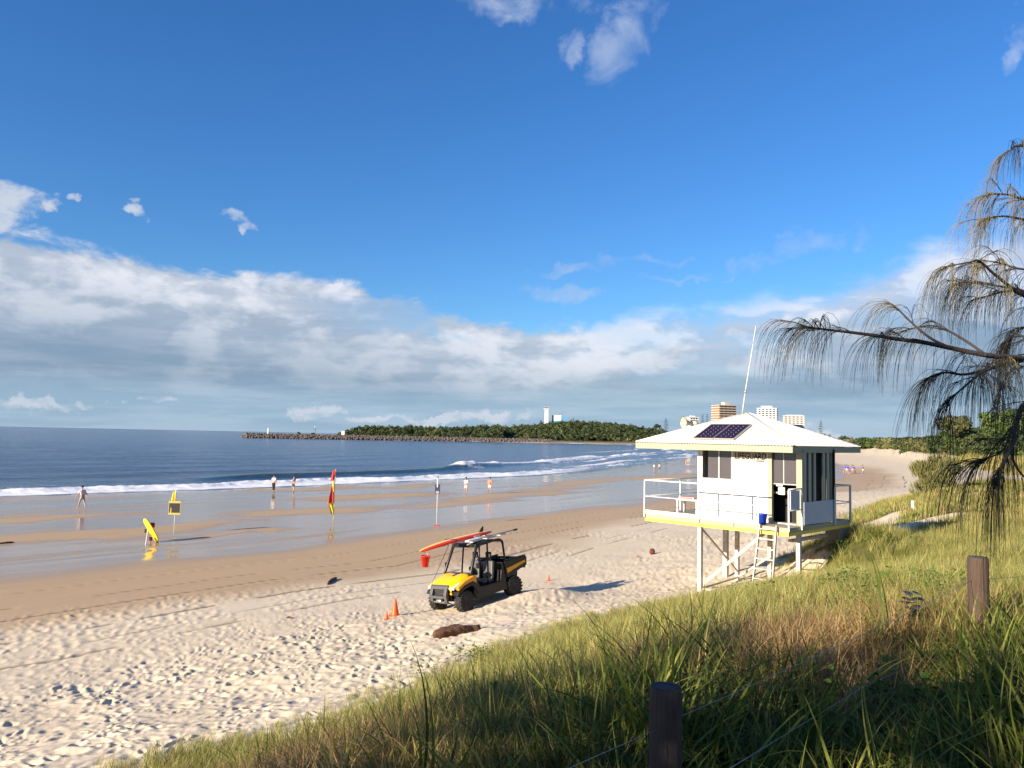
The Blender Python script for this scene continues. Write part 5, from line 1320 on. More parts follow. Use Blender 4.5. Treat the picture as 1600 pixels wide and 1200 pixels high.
def scatter(name, pts, rots, scl, idx, protos, label, cat):
    """one object holding many copies of a few small meshes"""
    pc = bpy.data.collections.new(name + '_pieces')
    for i, o in enumerate(protos):
        o.name = '%s_piece_%02d' % (name, i); pc.objects.link(o)
    me = bpy.data.meshes.new(name); n = len(pts)
    me.vertices.add(n); me.vertices.foreach_set('co', np.asarray(pts, np.float32).ravel())
    a = me.attributes.new('rot', 'FLOAT_VECTOR', 'POINT'); a.data.foreach_set('vector', np.asarray(rots, np.float32).ravel())
    a = me.attributes.new('scl', 'FLOAT', 'POINT'); a.data.foreach_set('value', np.asarray(scl, np.float32))
    a = me.attributes.new('idx', 'INT', 'POINT'); a.data.foreach_set('value', np.asarray(idx, np.int32))
    o = bpy.data.objects.new(name, me); COL.objects.link(o)
    ng = bpy.data.node_groups.new(name + '_nodes', 'GeometryNodeTree')
    ng.interface.new_socket('Geometry', in_out='INPUT', socket_type='NodeSocketGeometry'); ng.interface.new_socket('Geometry', in_out='OUTPUT', socket_type='NodeSocketGeometry')
    gi = ng.nodes.new('NodeGroupInput'); go = ng.nodes.new('NodeGroupOutput')
    ci = ng.nodes.new('GeometryNodeCollectionInfo'); ci.inputs['Collection'].default_value = pc; ci.inputs['Separate Children'].default_value = True; ci.inputs['Reset Children'].default_value = True
    iop = ng.nodes.new('GeometryNodeInstanceOnPoints'); iop.inputs['Pick Instance'].default_value = True
    def na(nm, t):
        q = ng.nodes.new('GeometryNodeInputNamedAttribute'); q.data_type = t; q.inputs['Name'].default_value = nm; return q.outputs['Attribute']
    ng.links.new(gi.outputs[0], iop.inputs['Points']); ng.links.new(ci.outputs[0], iop.inputs['Instance'])
    ng.links.new(na('idx', 'INT'), iop.inputs['Instance Index']); ng.links.new(na('scl', 'FLOAT'), iop.inputs['Scale'])
    try:
        e2r = ng.nodes.new('FunctionNodeEulerToRotation'); ng.links.new(na('rot', 'FLOAT_VECTOR'), e2r.inputs[0]); ng.links.new(e2r.outputs[0], iop.inputs['Rotation'])
    except Exception:
        ng.links.new(na('rot', 'FLOAT_VECTOR'), iop.inputs['Rotation'])
    ng.links.new(iop.outputs[0], go.inputs[0])
    md = o.modifiers.new('scatter', 'NODES'); md.node_group = ng
    return tag(o, label, cat, kind='stuff')

# ------------------------------------------------------------------ grass
rng = np.random.RandomState(5)
def gz(x, y):
    h, ds, df, D = terrain(x, y); return h, df
def polar_pts(n, r0, r1, a0=-38, a1=40, power=1.0):
    th = np.radians(rng.uniform(a0, a1, n)); u = rng.rand(n); r = np.sqrt(r0 ** 2 + (r1 ** 2 - r0 ** 2) * u ** power)
    return r * np.sin(th), r * np.cos(th)
near_p = [tuft('t', G_green, 14, 0.4, 0.85, 0.012, 0.10, 1.5, 1, 7), tuft('t', G_green, 14, 0.35, 0.7, 0.009, 0.13, 1.7, 2, 7),
          tuft('t', G_olive, 18, 0.3, 0.7, 0.007, 0.12, 1.4, 3, 6), tuft('t', G_olive, 16, 0.3, 0.65, 0.006, 0.14, 0.8, 4),
          tuft('t', G_straw, 14, 0.3, 0.7, 0.006, 0.12, 1.5, 5, 6), tuft('t', G_straw, 13, 0.35, 0.6, 0.005, 0.15, 2.0, 6, 7), tuft('t', G_green, 9, 0.5, 1.0, 0.017, 0.08, 1.4, 13, 8)]
x, y = polar_pts(15000, 1.3, 9.5, -44, 46, 0.8)
h, df = gz(x, y); ok = (df > -0.1 + 0.5 * rng.rand(len(x))) & ~((np.hypot(x, y) < 2.0)); x, y, h, df = x[ok], y[ok], h[ok], df[ok]
gmix = fbm(x * 0.5, y * 0.5, 3, 300) * 0.9 + 0.35 * sstep(x / np.maximum(y, .5), -0.1, 0.45) * sstep(y, 8, 5) + rng.rand(len(x)) * 0.35 - 0.1
brown = fbm(x * 0.45 + 9, y * 0.45, 3, 305) + rng.rand(len(x)) * 0.3
idx = np.where(gmix > 0.62, rng.choice([0, 1, 1, 6], len(x)), rng.choice([2, 3], len(x)))
idx = np.where((brown + 0.16 * sstep(x / np.maximum(y, .5), 0.25, -0.2) > 0.68) | (rng.rand(len(x)) < 0.20), rng.choice([4, 5], len(x)), idx)
edge = sstep(df, 2.2, 0.2); idx = np.where(rng.rand(len(x)) < edge * 0.7, 3, idx)
scl = rng.uniform(0.7, 1.1, len(x)) * (1 - 0.4 * edge) * (1.0 - 0.15 * sstep(np.hypot(x, y), 5.0, 9.0)) * (0.62 + 0.75 * fbm(x * 1.3, y * 1.3, 3, 340))
rot = np.stack([rng.normal(size=len(x)) * .30, rng.normal(size=len(x)) * .30, rng.uniform(0, 6.28, len(x))], 1)
scatter('dune_grass_near', np.stack([x, y, h], 1), rot, scl, idx, near_p, 'tangled long green and straw grass on the near dune', 'grass')
mid_p = [tuft('t', G_olive, 16, 0.3, 0.7, 0.009, 0.16, 1.3, 21, 5), tuft('t', G_dune, 18, 0.3, 0.7, 0.008, 0.18, 1.0, 22, 5), tuft('t', G_dune, 16, 0.3, 0.6, 0.009, 0.2, 1.5, 23, 5),
         tuft('t', G_straw, 14, 0.25, 0.55, 0.009, 0.18, 0.9, 24, 4), tuft('t', G_green, 14, 0.25, 0.5, 0.012, 0.16, 0.9, 25, 4)]
x, y = polar_pts(52000, 8.5, 32, -34, 40, 1.0)
h, df = gz(x, y); sa = sandy_at(x, y)
inhut = (np.abs((x - 7.67) * 0.719 + (y - 21.3) * 0.695 - 1.6) < 2.2) & (np.abs(-(x - 7.67) * 0.695 + (y - 21.3) * 0.719 - 2.6) < 3.0)
ok = (df > -0.2 + 0.9 * rng.rand(len(x))) & (sa < 0.2 + 0.35 * rng.rand(len(x))) & ~(inhut & (rng.rand(len(x)) < 0.85) & (df < 2.5)) & (x > -7) & (fbm(x * 1.1, y * 1.1, 3, 345) + 0.3 * rng.rand(len(x)) > 0.50)
x, y, h, df = x[ok], y[ok], h[ok], df[ok]
q = fbm(x * 0.35, y * 0.35, 3, 310) + rng.rand(len(x)) * 0.35
idx = np.where(q < 0.60, rng.choice([0, 4], len(x)), rng.choice([1, 2], len(x))); idx = np.where(rng.rand(len(x)) < 0.10, 3, idx)
edge = sstep(df, 2.0, 0.2)
scl = rng.uniform(0.42, 0.8, len(x)) * (0.55 + 0.9 * fbm(x * 0.9, y * 0.9, 3, 341)) * (1 - 0.35 * edge) * (1 + 0.3 * sstep(y, 14, 26))
rot = np.stack([rng.normal(size=len(x)) * .26, rng.normal(size=len(x)) * .26, rng.uniform(0, 6.28, len(x))], 1)
scatter('dune_grass', np.stack([x, y, h], 1), rot, scl, idx, mid_p, 'pale green and straw grass on the dune face running down to the sand', 'grass')
far_p = [tuft('t', G_dune, 22, 0.2, 0.42, 0.022, 0.5, 0.8, 31, 3), tuft('t', G_olive, 22, 0.2, 0.40, 0.022, 0.5, 0.8, 32, 3), tuft('t', G_green, 20, 0.15, 0.3, 0.025, 0.5, 1.0, 33, 3), tuft('t', G_straw, 16, 0.2, 0.4, 0.02, 0.5, 0.8, 34, 3)]
x, y = polar_pts(50000, 30, 230, 14, 40, 1.6)
h, df = gz(x, y); sa = sandy_at(x, y)
pat_ = fbm(x * 0.12, y * 0.12, 4, 320)
ok = (df > 0.3 + 1.5 * rng.rand(len(x))) & (sa < 0.2 + 0.2 * rng.rand(len(x))) & (pat_ + 0.25 * rng.rand(len(x)) > 0.42)
x, y, h, df = x[ok], y[ok], h[ok], df[ok]
idx = np.where(fbm(x * 0.1, y * 0.1, 3, 325) + rng.rand(len(x)) * .3 > 0.62, rng.choice([0, 3, 0], len(x)), rng.choice([1, 2], len(x)))
scl = rng.uniform(0.45, 0.85, len(x)) * (1 + y / 110.0)
rot = np.stack([rng.uniform(-.1, .1, len(x)), rng.uniform(-.1, .1, len(x)), rng.uniform(0, 6.28, len(x))], 1)
scatter('dune_meadow', np.stack([x, y, h], 1), rot, scl, idx, far_p, 'low yellow green grass on the flat dune behind the cabin', 'grass')
# creeping leaves at the dune edge and round the posts
cr_p = [creeper('t', G_leaf, 34, 0.22, 0.020, 41, 0.16), creeper('t', G_leaf, 26, 0.25, 0.027, 42, 0.22)]
P_ = []
for px, py, n, sp in ((1400, 925, 12, .5), (1470, 930, 14, .55), (1430, 955, 10, .4), (1260, 930, 6, .5), (480, 1105, 8, .35), (620, 1050, 8, .4), (700, 1040, 8, .4), (960, 1150, 7, .3), (880, 1120, 5, .3), (1560, 1040, 10, .5),
                      (1500, 1120, 10, .4), (1180, 1080, 5, .3), (1560, 1170, 8, .3), (300, 1140, 6, .3), (180, 1165, 6, .3), (1300, 870, 6, .7), (1340, 1010, 6, .4)):
    g = G(px, py)
    for _ in range(n): P_.append((g.x + rng.normal() * sp, g.y + rng.normal() * sp))
P_ = np.array(P_); h, df = gz(P_[:, 0], P_[:, 1]); ok = (df > 0.0) & (np.hypot(P_[:, 0], P_[:, 1]) > 2.2); P_ = P_[ok]; h = h[ok] + 0.06 * sstep(df[ok], 0, 2)
scatter('beach_creeper', np.stack([P_[:, 0], P_[:, 1], h], 1), np.stack([h * 0, h * 0, rng.uniform(0, 6.28, len(h))], 1), rng.uniform(0.8, 1.4, len(h)), rng.randint(0, 2, len(h)), cr_p, 'broad leaved green creeper spreading among the dune grass', 'creeper')

# sapling with round leaves between the wires, every leaf its own piece
g = G(1425, 1018); g = Vector((g.x, g.y, ground_z(g.x, g.y)))
top = atY(1420, 925, g.y + 0.02)
sp_ = empty('sapling', g, (0, 0, 0), 'small sapling with dark round leaves between the fence wires', 'sapling')
Hs = top.z - g.z
MB().tube([(0, 0, -0.1), (0.02, 0, Hs * 0.4), (-0.01, 0.01, Hs * 0.8), (0.0, 0, Hs)], [0.007, 0.006, 0.004, 0.003], 6).build('stem', bark, sp_)
lv = []
b = MB(); vs = []
n_ = 8
pts_ = [(0, 0, 0), (0.25, 0.42, .05), (0.6, 0.5, .07), (0.9, 0.3, .04), (1.0, 0, -.02), (0.9, -0.3, .04), (0.6, -0.5, .07), (0.25, -0.42, .05)]
mid_ = [(0.5, 0, -0.02)]
lm = MB().add([(x_ * .085, y_ * .085, z_ * .085) for x_, y_, z_ in pts_ + mid_], [(8, i, (i + 1) % 8) for i in range(8)], True)
leafmesh = None; sapl = leaf_mat('sapling_leaf', (0.015, 0.04, 0.012), (0.03, 0.07, 0.02), 0.15, rough=0.35)
for i in range(22):
    if leafmesh is None: o = lm.build('leaf', sapl, sp_); leafmesh = o.data
    else: o = bpy.data.objects.new('leaf', leafmesh); COL.objects.link(o); o.parent = sp_
    t = 0.35 + 0.65 * (i + 1) / 22; a = i * 2.4
    o.location = (0.01 * math.cos(a), 0.01 * math.sin(a), Hs * t); o.rotation_euler = (random.uniform(-.3, .3), random.uniform(-0.5, 0.25), a); s = random.uniform(0.75, 1.25); o.scale = (s, s, s)

# ------------------------------------------------------------------ casuarina: drooping branchlets reach into the picture from the right
cb_ = simple_mat('casuarina_bark', (0.045, 0.035, 0.03), 0.85, var=0.3, scale=20, bump=0.6)
c_shade = leaf_mat('needle_shaded', (0.025, 0.027, 0.018), (0.075, 0.055, 0.03), 0.1, rnd=0.2)  # dark tone stands in for shade on the lower branchlets
c_sunlit = leaf_mat('needle_sunlit', (0.17, 0.16, 0.065), (0.46, 0.32, 0.13), 0.2, rnd=0.2)  # golden tone stands in for sunlight on the upper branchlets
TX, TY = 3.7, 3.9
tz0 = ground_z(TX, TY)
cas = empty('casuarina_tree', (TX, TY, tz0), (0, 0, 0), 'casuarina with long drooping needles hanging in from the right edge', 'tree')
CO = Vector((TX, TY, tz0))
trunk_top = Vector((TX + 0.1, TY + 0.1, 10.5))
MB().tube([Vector((0, 0, -0.3)), Vector((0.05, 0.02, 1.2)), Vector((0.0, 0.05, 2.4)), Vector((0.12, 0.1, 4.2)), trunk_top - CO], [0.17, 0.13, 0.11, 0.08, 0.03], 12).build('trunk', cb_, cas)
def catm(P, n=6):
    out = []
    for i in range(len(P) - 1):
        p0, p1, p2, p3 = P[max(i - 1, 0)], P[i], P[i + 1], P[min(i + 2, len(P) - 1)]
        for j in range(n):
            t = j / n; out.append(0.5 * ((2 * p1) + (-p0 + p2) * t + (2 * p0 - 5 * p1 + 4 * p2 - p3) * t * t + (-p0 + 3 * p1 - 3 * p2 + p3) * t ** 3))
    out.append(P[-1]); return out
crnd = random.Random(21)
class Needles:
    def __init__(s): s.v = []; s.f = []; s.t = []
    def strand(s, p, d, ln, r, tint, stiff):
        segs = 7; v = d.normalized(); p = p.copy(); b = len(s.v)
        for i in range(segs + 1):
            t = i / segs; rr = r * (1 - 0.6 * t)
            x = v.cross(Vector((0.3, 1, 0.1))).normalized(); y = v.cross(x)
            for k in range(3):
                a = 2 * PI * k / 3; s.v.append(p + x * math.cos(a) * rr + y * math.sin(a) * rr); s.t.append(tint)
            p = p + v * (ln / segs); v = (v + Vector((crnd.uniform(-.03, .03), crnd.uniform(-.03, .03), -stiff))).normalized()
        for i in range(segs):
            for k in range(3): s.f.append((b + 3 * i + k, b + 3 * i + (k + 1) % 3, b + 3 * i + 3 + (k + 1) % 3, b + 3 * i + 3 + k))
def branch(pix, r0, sunlit=0.1, dens=1.0, ln=(0.16, 0.34), tuftend=30, stiff=0.62, start=0.0, sub=0.5, mat_r=0.0009, name='branch'):
    """pix: list of (px, py, depth) from the trunk side outwards"""
    P_ = catm([atY(a, b, c) - CO for a, b, c in pix])
    n = len(P_); rad = [r0 * (1 - i / (n - 1)) ** 0.8 + 0.0016 for i in range(n)]
    bo = MB().tube(P_, rad, 7).build(name, cb_, cas)
    nd = [Needles(), Needles()]; twig = MB()
    total = sum((P_[i + 1] - P_[i]).length for i in range(n - 1)); acc = 0
    for i in range(n - 1):
        seg = P_[i + 1] - P_[i]; acc += seg.length; t = acc / total
        if t < start: continue
        m = int(seg.length * 165 * dens * (0.35 + 0.9 * t)) + (crnd.random() < 0.5)
        for _ in range(m):
            p = P_[i] + seg * crnd.random()
            if crnd.random() < sub:        # a short side twig with its own tuft
                d = (seg.normalized() * crnd.uniform(0.3, 1) + Vector((crnd.uniform(-.6, .6), crnd.uniform(-1, 1), crnd.uniform(-.25, .5)))).normalized(); tl = crnd.uniform(0.03, 0.13)
                if crnd.random() < 0.16:
                    q = p + d * tl; twig.tube([p, p + d * tl * .5 + Vector((0, 0, .004)), q], [0.0022, 0.0018, 0.0012], 4)
                    k = crnd.randint(7, 15); gt = crnd.random() < sunlit
                    for _k in range(k):
                        dd = (d * 1.0 + Vector((crnd.uniform(-.35, .35), crnd.uniform(-.45, .45), crnd.uniform(-.6, .05)))).normalized()
                        nd[1 if gt else 0].strand(q - d * crnd.uniform(0, tl * .5), dd, crnd.uniform(*ln), mat_r, crnd.random(), stiff * crnd.uniform(0.7, 1.3))
            elif crnd.random() < 0.6:
                d = (seg.normalized() * 0.8 + Vector((crnd.uniform(-.3, .3), crnd.uniform(-.8, .8), crnd.uniform(-.9, -.05)))).normalized()
                nd[1 if crnd.random() < sunlit else 0].strand(p, d, crnd.uniform(*ln) * 0.9, mat_r, crnd.random(), stiff * crnd.uniform(0.8, 1.6))
    e = P_[-1]; d0 = (P_[-1] - P_[-4]).normalized()
    for _ in range(tuftend):
        dd = (d0 + Vector((crnd.uniform(-.4, .4), crnd.uniform(-.5, .5), crnd.uniform(-.5, .15)))).normalized()
        nd[1 if crnd.random() < sunlit * 2.5 else 0].strand(e - d0 * crnd.uniform(0, .06), dd, crnd.uniform(*ln), mat_r, crnd.random(), stiff * crnd.uniform(0.6, 1.2))
    if twig.v: twig.build('twigs', cb_, bo)['kind'] = 'stuff'
    for q, mt, nm in ((nd[0], c_shade, 'needles'), (nd[1], c_sunlit, 'sunlit_needles')):
        if q.v: mesh_np(nm, [tuple(v) for v in q.v], q.f, mt, bo, attrs=dict(tint=np.array(q.t)))['kind'] = 'stuff'
D3 = 2.9
j0 = (1640, 575, 3.15); root_ = (1900, 610, 3.6)
branch([root_, j0, (1600, 561, 3.05), (1541, 555, D3), (1486, 544, D3), (1442, 535, D3 - .05), (1403, 530, D3 - .05), (1365, 524, D3 - .1), (1326, 519, D3 - .1), (1299, 516, D3 - .1), (1270, 512, D3 - .15), (1256, 509, D3 - .15)], 0.011, 0.22, 1.25, (0.13, 0.28), start=0.50, name='main_branch', tuftend=40)
branch([(1486, 544, D3), (1460, 532, D3 + .03), (1440, 518, D3 + .06), (1420, 500, D3 + .08), (1402, 482, D3 + .08), (1392, 474, D3 + .08)], 0.0042, 0.35, 0.9, (0.14, 0.28), 26, start=0.5)
branch([(1541, 555, D3), (1508, 532, D3 + .1), (1475, 514, D3 + .15), (1447, 509, D3 + .18), (1400, 520, D3 + .2)], 0.0042, 0.2, 0.8, (0.12, 0.26), 24)
branch([(1600, 563, 3.05), (1552, 574, 2.95), (1508, 585, 2.9), (1475, 582, 2.85), (1450, 590, 2.85)], 0.006, 0.05, 1.9, (0.16, 0.36), 50, start=0.2)
branch([(1552, 574, 2.95), (1530, 585, 2.8), (1500, 610, 2.75), (1478, 628, 2.75)], 0.004, 0.02, 1.6, (0.14, 0.3), 40)
branch([(1590, 568, 3.05), (1572, 590, 3.1), (1562, 612, 3.12)], 0.004, 0.05, 1.4, (0.15, 0.3), 26)
branch([(1900, 540, 3.7), (1700, 500, 3.4), (1600, 462, 3.2), (1580, 449, 3.15), (1552, 427, 3.1), (1530, 408, 3.05), (1513, 410, 3.0), (1476, 417, 3.0)], 0.008, 0.12, 1.25, (0.14, 0.28), 34, start=0.62)
branch([(1700, 430, 3.3), (1600, 421, 3.2), (1570, 413, 3.2), (1552, 409, 3.15), (1530, 406, 3.15)], 0.004, 0.25, 1.2, (0.12, 0.26), 26, start=0.3)
branch([(1640, 475, 3.3), (1600, 455, 3.25), (1560, 447, 3.2), (1510, 441, 3.2), (1492, 444, 3.2)], 0.005, 0.05, 1.7, (0.14, 0.3), 36, start=0.2)
branch([(1600, 455, 3.25), (1570, 455, 3.2), (1545, 462, 3.15), (1520, 468, 3.15)], 0.004, 0.05, 1.2, (0.14, 0.28), 30)
branch([(1660, 560, 3.15), (1610, 530, 3.1), (1585, 525, 3.1), (1572, 535, 3.1)], 0.006, 0.02, 1.7, (0.14, 0.3), 40)
branch([(1660, 520, 3.3), (1625, 510, 3.3), (1590, 512, 3.3)], 0.006, 0.05, 1.5, (0.14, 0.3), 30)
branch([(1900, 400, 3.9), (1700, 330, 3.5), (1600, 311, 3.3), (1580, 305, 3.28), (1552, 303, 3.25), (1536, 306, 3.25)], 0.006, 0.75, 1.5, (0.12, 0.26), 36, start=0.62)
branch([(1700, 360, 3.6), (1610, 345, 3.4), (1570, 338, 3.35), (1535, 342, 3.35)], 0.006, 0.8, 1.5, (0.12, 0.24), 30, start=0.3)
branch([(1900, 290, 4.0), (1700, 235, 3.6), (1600, 228, 3.4), (1580, 233, 3.35), (1563, 244, 3.35)], 0.007, 0.6, 1.3, (0.13, 0.26), 36, start=0.6)
branch([(1900, 620, 3.5), (1700, 610, 3.2), (1610, 625, 2.9), (1590, 650, 2.8), (1578, 680, 2.75), (1565, 706, 2.72), (1540, 716, 2.7), (1522, 722, 2.7)], 0.0045, 0.12, 1.4, (0.2, 0.36), 44, start=0.72)
branch([(1596, 640, 2.85), (1584, 680, 2.78), (1582, 715, 2.75), (1600, 745, 2.75), (1630, 765, 2.75)], 0.005, 0.12, 1.2, (0.16, 0.32), 24, start=0.4)
branch([(1590, 680, 2.6), (1570, 720, 2.55), (1560, 740, 2.5), (1556, 752, 2.5)], 0.004, 0.15, 1.6, (0.2, 0.33), 46, start=0.4)
# the rest of its crown, outside the picture
for i in range(9):
    z = 2.6 + i * 0.55; a = R(-40 + 37 * i + (0 if i % 2 else 30)); a = a if math.cos(a) > -0.2 else a + PI
    d = Vector((math.cos(a), math.sin(a), 0)); p0 = Vector((0.05, 0.05, z)); p1 = p0 + d * 1.0 + Vector((0, 0, 0.35)); p2 = p0 + d * 1.9 + Vector((0, 0, 0.35))
    bo = MB().tube([p0, p1, p2], [0.025, 0.014, 0.004], 6).build('branch', cb_, cas); nd = Needles()
    for _ in range(420):
        t = crnd.uniform(0.25, 1); p = p0.lerp(p1, t * 2) if t < .5 else p1.lerp(p2, t * 2 - 1)
        nd.strand(p + Vector((crnd.uniform(-.2, .2), crnd.uniform(-.2, .2), crnd.uniform(-.05, .1))), d + Vector((crnd.uniform(-.7, .7), crnd.uniform(-.7, .7), .2)), crnd.uniform(.2, .4), 0.0022, crnd.random(), 0.4)
    mesh_np('needles', [tuple(v) for v in nd.v], nd.f, c_shade, bo, attrs=dict(tint=np.array(nd.t)))['kind'] = 'stuff'

# ------------------------------------------------------------------ trees behind the viewpoint: their shade lies over the near grass
def tree(name, loc, h, rx, mat, seed, label, cat, group=None, leaves=3500, leaf=0.14, crown_h=None, elong=1.0, lumps=14, trunk_r=0.16):
    r = empty(name, loc, (0, 0, seed), label, cat, group); crown_h = crown_h or h * 0.6; z0 = h - crown_h
    rr = random.Random(seed)
    tk = MB().tube([(0, 0, -0.4), (rr.uniform(-.1, .1), 0, z0 * .6), (0, rr.uniform(-.1, .1), z0 + crown_h * .4), (0, 0, z0 + crown_h * .8)], [trunk_r, trunk_r * .75, trunk_r * .5, trunk_r * .15], 9)
    for k in range(6):
        a = rr.uniform(0, 6.28); zz = z0 + crown_h * rr.uniform(0, .5); tk.tube([(0, 0, zz), (rx * .4 * math.cos(a), rx * .4 * math.sin(a), zz + crown_h * .2), (rx * .75 * math.cos(a), rx * .75 * math.sin(a), zz + crown_h * .35)], [trunk_r * .4, trunk_r * .25, trunk_r * .08], 6)
    tk.build('trunk', bark, r)
    c_ = crown('crown', mat, leaves, rx, crown_h, leaf, seed, lumps, 0.12, elong); COL.objects.link(c_); c_.parent = r; c_.location = (0, 0, z0)
    return r
sd2 = Vector((math.sin(SUN_AZ), math.cos(SUN_AZ), 0)); pr = Vector((math.cos(SUN_AZ), -math.sin(SUN_AZ), 0))
for i, (s, q, hh, rx) in enumerate(((-9.6, -4.8, 6.1, 2.0), (-9.2, -1.6, 6.6, 2.2), (-9.0, 1.2, 6.9, 2.3), (-9.5, 3.8, 7.6, 2.6))):
    p = sd2 * s + pr * q
    tree('shade_tree', (p.x, p.y, ground_z(p.x, p.y)), hh, rx, F_dark, 50 + i, ['bushy dune tree behind the viewpoint, nearest the sea', 'bushy dune tree behind the viewpoint, second from the sea', 'bushy dune tree behind the viewpoint, third from the sea', 'bushy dune tree behind the viewpoint, farthest inland'][i], 'tree', 'dune trees behind the viewpoint', (1200, 1450, 1700, 2000)[i], 0.13, hh * 0.85, lumps=18)

# ------------------------------------------------------------------ lone feathery shrub
bp = atZ(1462, 762, 3.4); bp.z = ground_z(bp.x, bp.y)
sh = empty('feathery_shrub', bp, (0, 0, 0), 'rounded feathery olive shrub standing alone on the dune right of the cabin', 'shrub')
tk = MB(); rr = random.Random(4)
for k in range(7):
    a = rr.uniform(0, 6.28); tk.tube([(0.1 * math.cos(a), 0.1 * math.sin(a), -0.1), (0.35 * math.cos(a), 0.35 * math.sin(a), 0.6), (0.8 * math.cos(a), 0.8 * math.sin(a), 1.4)], [0.045, 0.03, 0.01], 6)
tk.build('trunk', bark, sh)
F_lit = leaf_mat('sunlit_feathery_leaf', (0.14, 0.145, 0.05), (0.30, 0.27, 0.11), 0.25)  # lighter olive-gold puts sunlight into the leaf colour
c_ = crown('crown', F_lit, 9000, 1.6, 2.3, 0.045, 77, 26, 0.12, 3.2, up=1); COL.objects.link(c_); c_.parent = sh

# ------------------------------------------------------------------ bush belt and wooded rise on the right
bush_p = [crown('t', F_olive, 380, 2.6, 3.6, 0.26, 60, 8, 0.1, 1.8), crown('t', F_olive, 300, 2.8, 3.4, 0.36, 61, 7, 0.1, 1.4), crown('t', F_dark, 300, 2.9, 3.8, 0.36, 62, 7, 0.1), crown('t', F_green, 300, 3.0, 4.0, 0.36, 63, 7, 0.1)]
x = rng.uniform(60, 420, 26000); y = rng.uniform(150, 520, 26000)
h, df = gz(x, y)
px_ = 800 + 1200 * x / y
lim = np.interp(px_, [1300, 1380, 1450, 1520, 1650], [290, 270, 205, 175, 160]) + (fbm(x * 0.05, y * 0.05, 3, 400) - .5) * 50
ok = (df > 6) & (y > lim) & (px_ < 1760) & (px_ > 1180) & (rng.rand(len(x)) < np.clip(1.3 - y / 500, 0.25, 1)); x, y, h = x[ok][:9000], y[ok][:9000], h[ok][:9000]
q = fbm(x * 0.03, y * 0.03, 3, 405) + rng.rand(len(x)) * .25; hillness = np.exp(-(((x - 185) / 62) ** 2 + ((y - 215) / 60) ** 2))
idx = np.where(hillness > 0.42, rng.choice([0, 3, 3], len(x)), np.where(q > 0.76, rng.choice([2, 3], len(x)), rng.choice([0, 1], len(x))))
scl = rng.uniform(0.75, 1.25, len(x)) * np.where(hillness > 0.42, 1.2, 1.05)
scatter('bush_belt', np.stack([x, y, h - 0.3], 1), np.stack([x * 0, x * 0, rng.uniform(0, 6.28, len(x))], 1), scl, idx, bush_p, 'belt of olive coastal bushes and the wooded rise behind them on the right', 'bushes')
# trees that stand out of the belt
def far_tree(name, px, py, Y, h, rx, mat, seed, label, cat='tree', **k):
    p = atY(px, py, Y); z = ground_z(p.x, p.y) if Y < 700 else 4.0
    top = p.z; p.z = z; return tree(name, p, top - z, rx, mat, seed, label, cat, **k)
ft = far_tree('umbrella_tree', 1494, 655, 215, 0, 5.5, F_olive, 71, 'dark flat topped tree rising above the olive bush belt', leaves=1500, leaf=0.45, crown_h=3.2, trunk_r=0.3)
far_tree('round_tree', 1560, 654, 190, 0, 6, F_green, 72, 'bright green round tree on the wooded rise, left one', leaves=1600, leaf=0.5, crown_h=7, trunk_r=0.3)
far_tree('round_tree', 1588, 640, 195, 0, 7, F_green, 73, 'bright green round tree at the right edge, highest of the rise', leaves=1800, leaf=0.5, crown_h=8, trunk_r=0.3)
far_tree('round_tree', 1421, 697, 290, 0, 4, F_green, 74, 'fresh green bush bulging from the front of the bush belt', leaves=900, leaf=0.4, crown_h=5, trunk_r=0.2)
for i, (px, py) in enumerate(((1426, 797), (1409, 713))):
    g = G(px, py); o = MB().bx(-.05 * (1 + i), .05 * (1 + i), -.03, .03, -0.2, 0.45 * (1 + 1.4 * i)).build('marker_post', MT['white']); o.location = g
    tag(o, ['short white marker post in the dune grass right of the cabin', 'distant white marker post in front of the bush belt'][i], 'post')

# ------------------------------------------------------------------ headland with its woods
def ridge(x):
    return np.interp(x, [-215, -190, -165, -130, -85, -15, 25, 50, 85, 130, 165, 210, 260, 330, 420, 600, 900], [-6, -5, 5.5, 7, 6.5, 9, 14, 17.5, 19, 18, 14, 9, 8, 8, 8, 8, 8])
def hill_h(x, y):
    return ridge(x - (y - 1000) * 0.1) * np.where(x < -10, sstep(y, 835, 890), sstep(y, 868, 1010)) * (0.85 + 0.3 * fbm(x * 0.02, y * 0.02, 3, 500)) + 1.4 * sstep(y, 845, 880) - 0.5
gx = np.linspace(-240, 900, 170); gy = np.linspace(835, 1500, 90)
X, Y = np.meshgrid(gx, gy); x = X.ravel(); y = Y.ravel(); z = hill_h(x, y)
z = z - 9 * sstep(x, -195, -235)
# on the bay side the hill fades into the beach
ds_ = sdist(x, y, FOOT_P); z = np.where((ds_ < 5) & (x > -10), np.minimum(z, -1.0), z)
i = np.arange(89)[:, None] * 170 + np.arange(169)[None, :]; f = np.stack([i, i + 1, i + 171, i + 170], -1).reshape(-1, 4)
hm_ = simple_mat('hill_soil', (0.06, 0.06, 0.03), 0.9, var=0.3, scale=0.1)
tag(mesh_np('headland_hill', np.stack([x, y, z], 1), f, hm_), 'low wooded headland across the bay', kind='structure')
can_p = [crown('t', F_dark, 170, 4.6, 6.2, 0.85, 80, 6, 0.1), crown('t', F_dark, 170, 4.2, 5.4, 0.8, 81, 6, 0.1), crown('t', F_olive, 150, 3.8, 4.6, 0.7, 82, 6, 0.1)]
x = rng.uniform(-195, 420, 14000); y = np.where(x < -10, 846, 872) + 230 * rng.rand(14000) ** 1.3
ds_ = sdist(x, y, FOOT_P); z = hill_h(x, y)
ok = ((ds_ > 3) | (x < -10)) & (z > 0.3); x, y, z = x[ok], y[ok], z[ok]
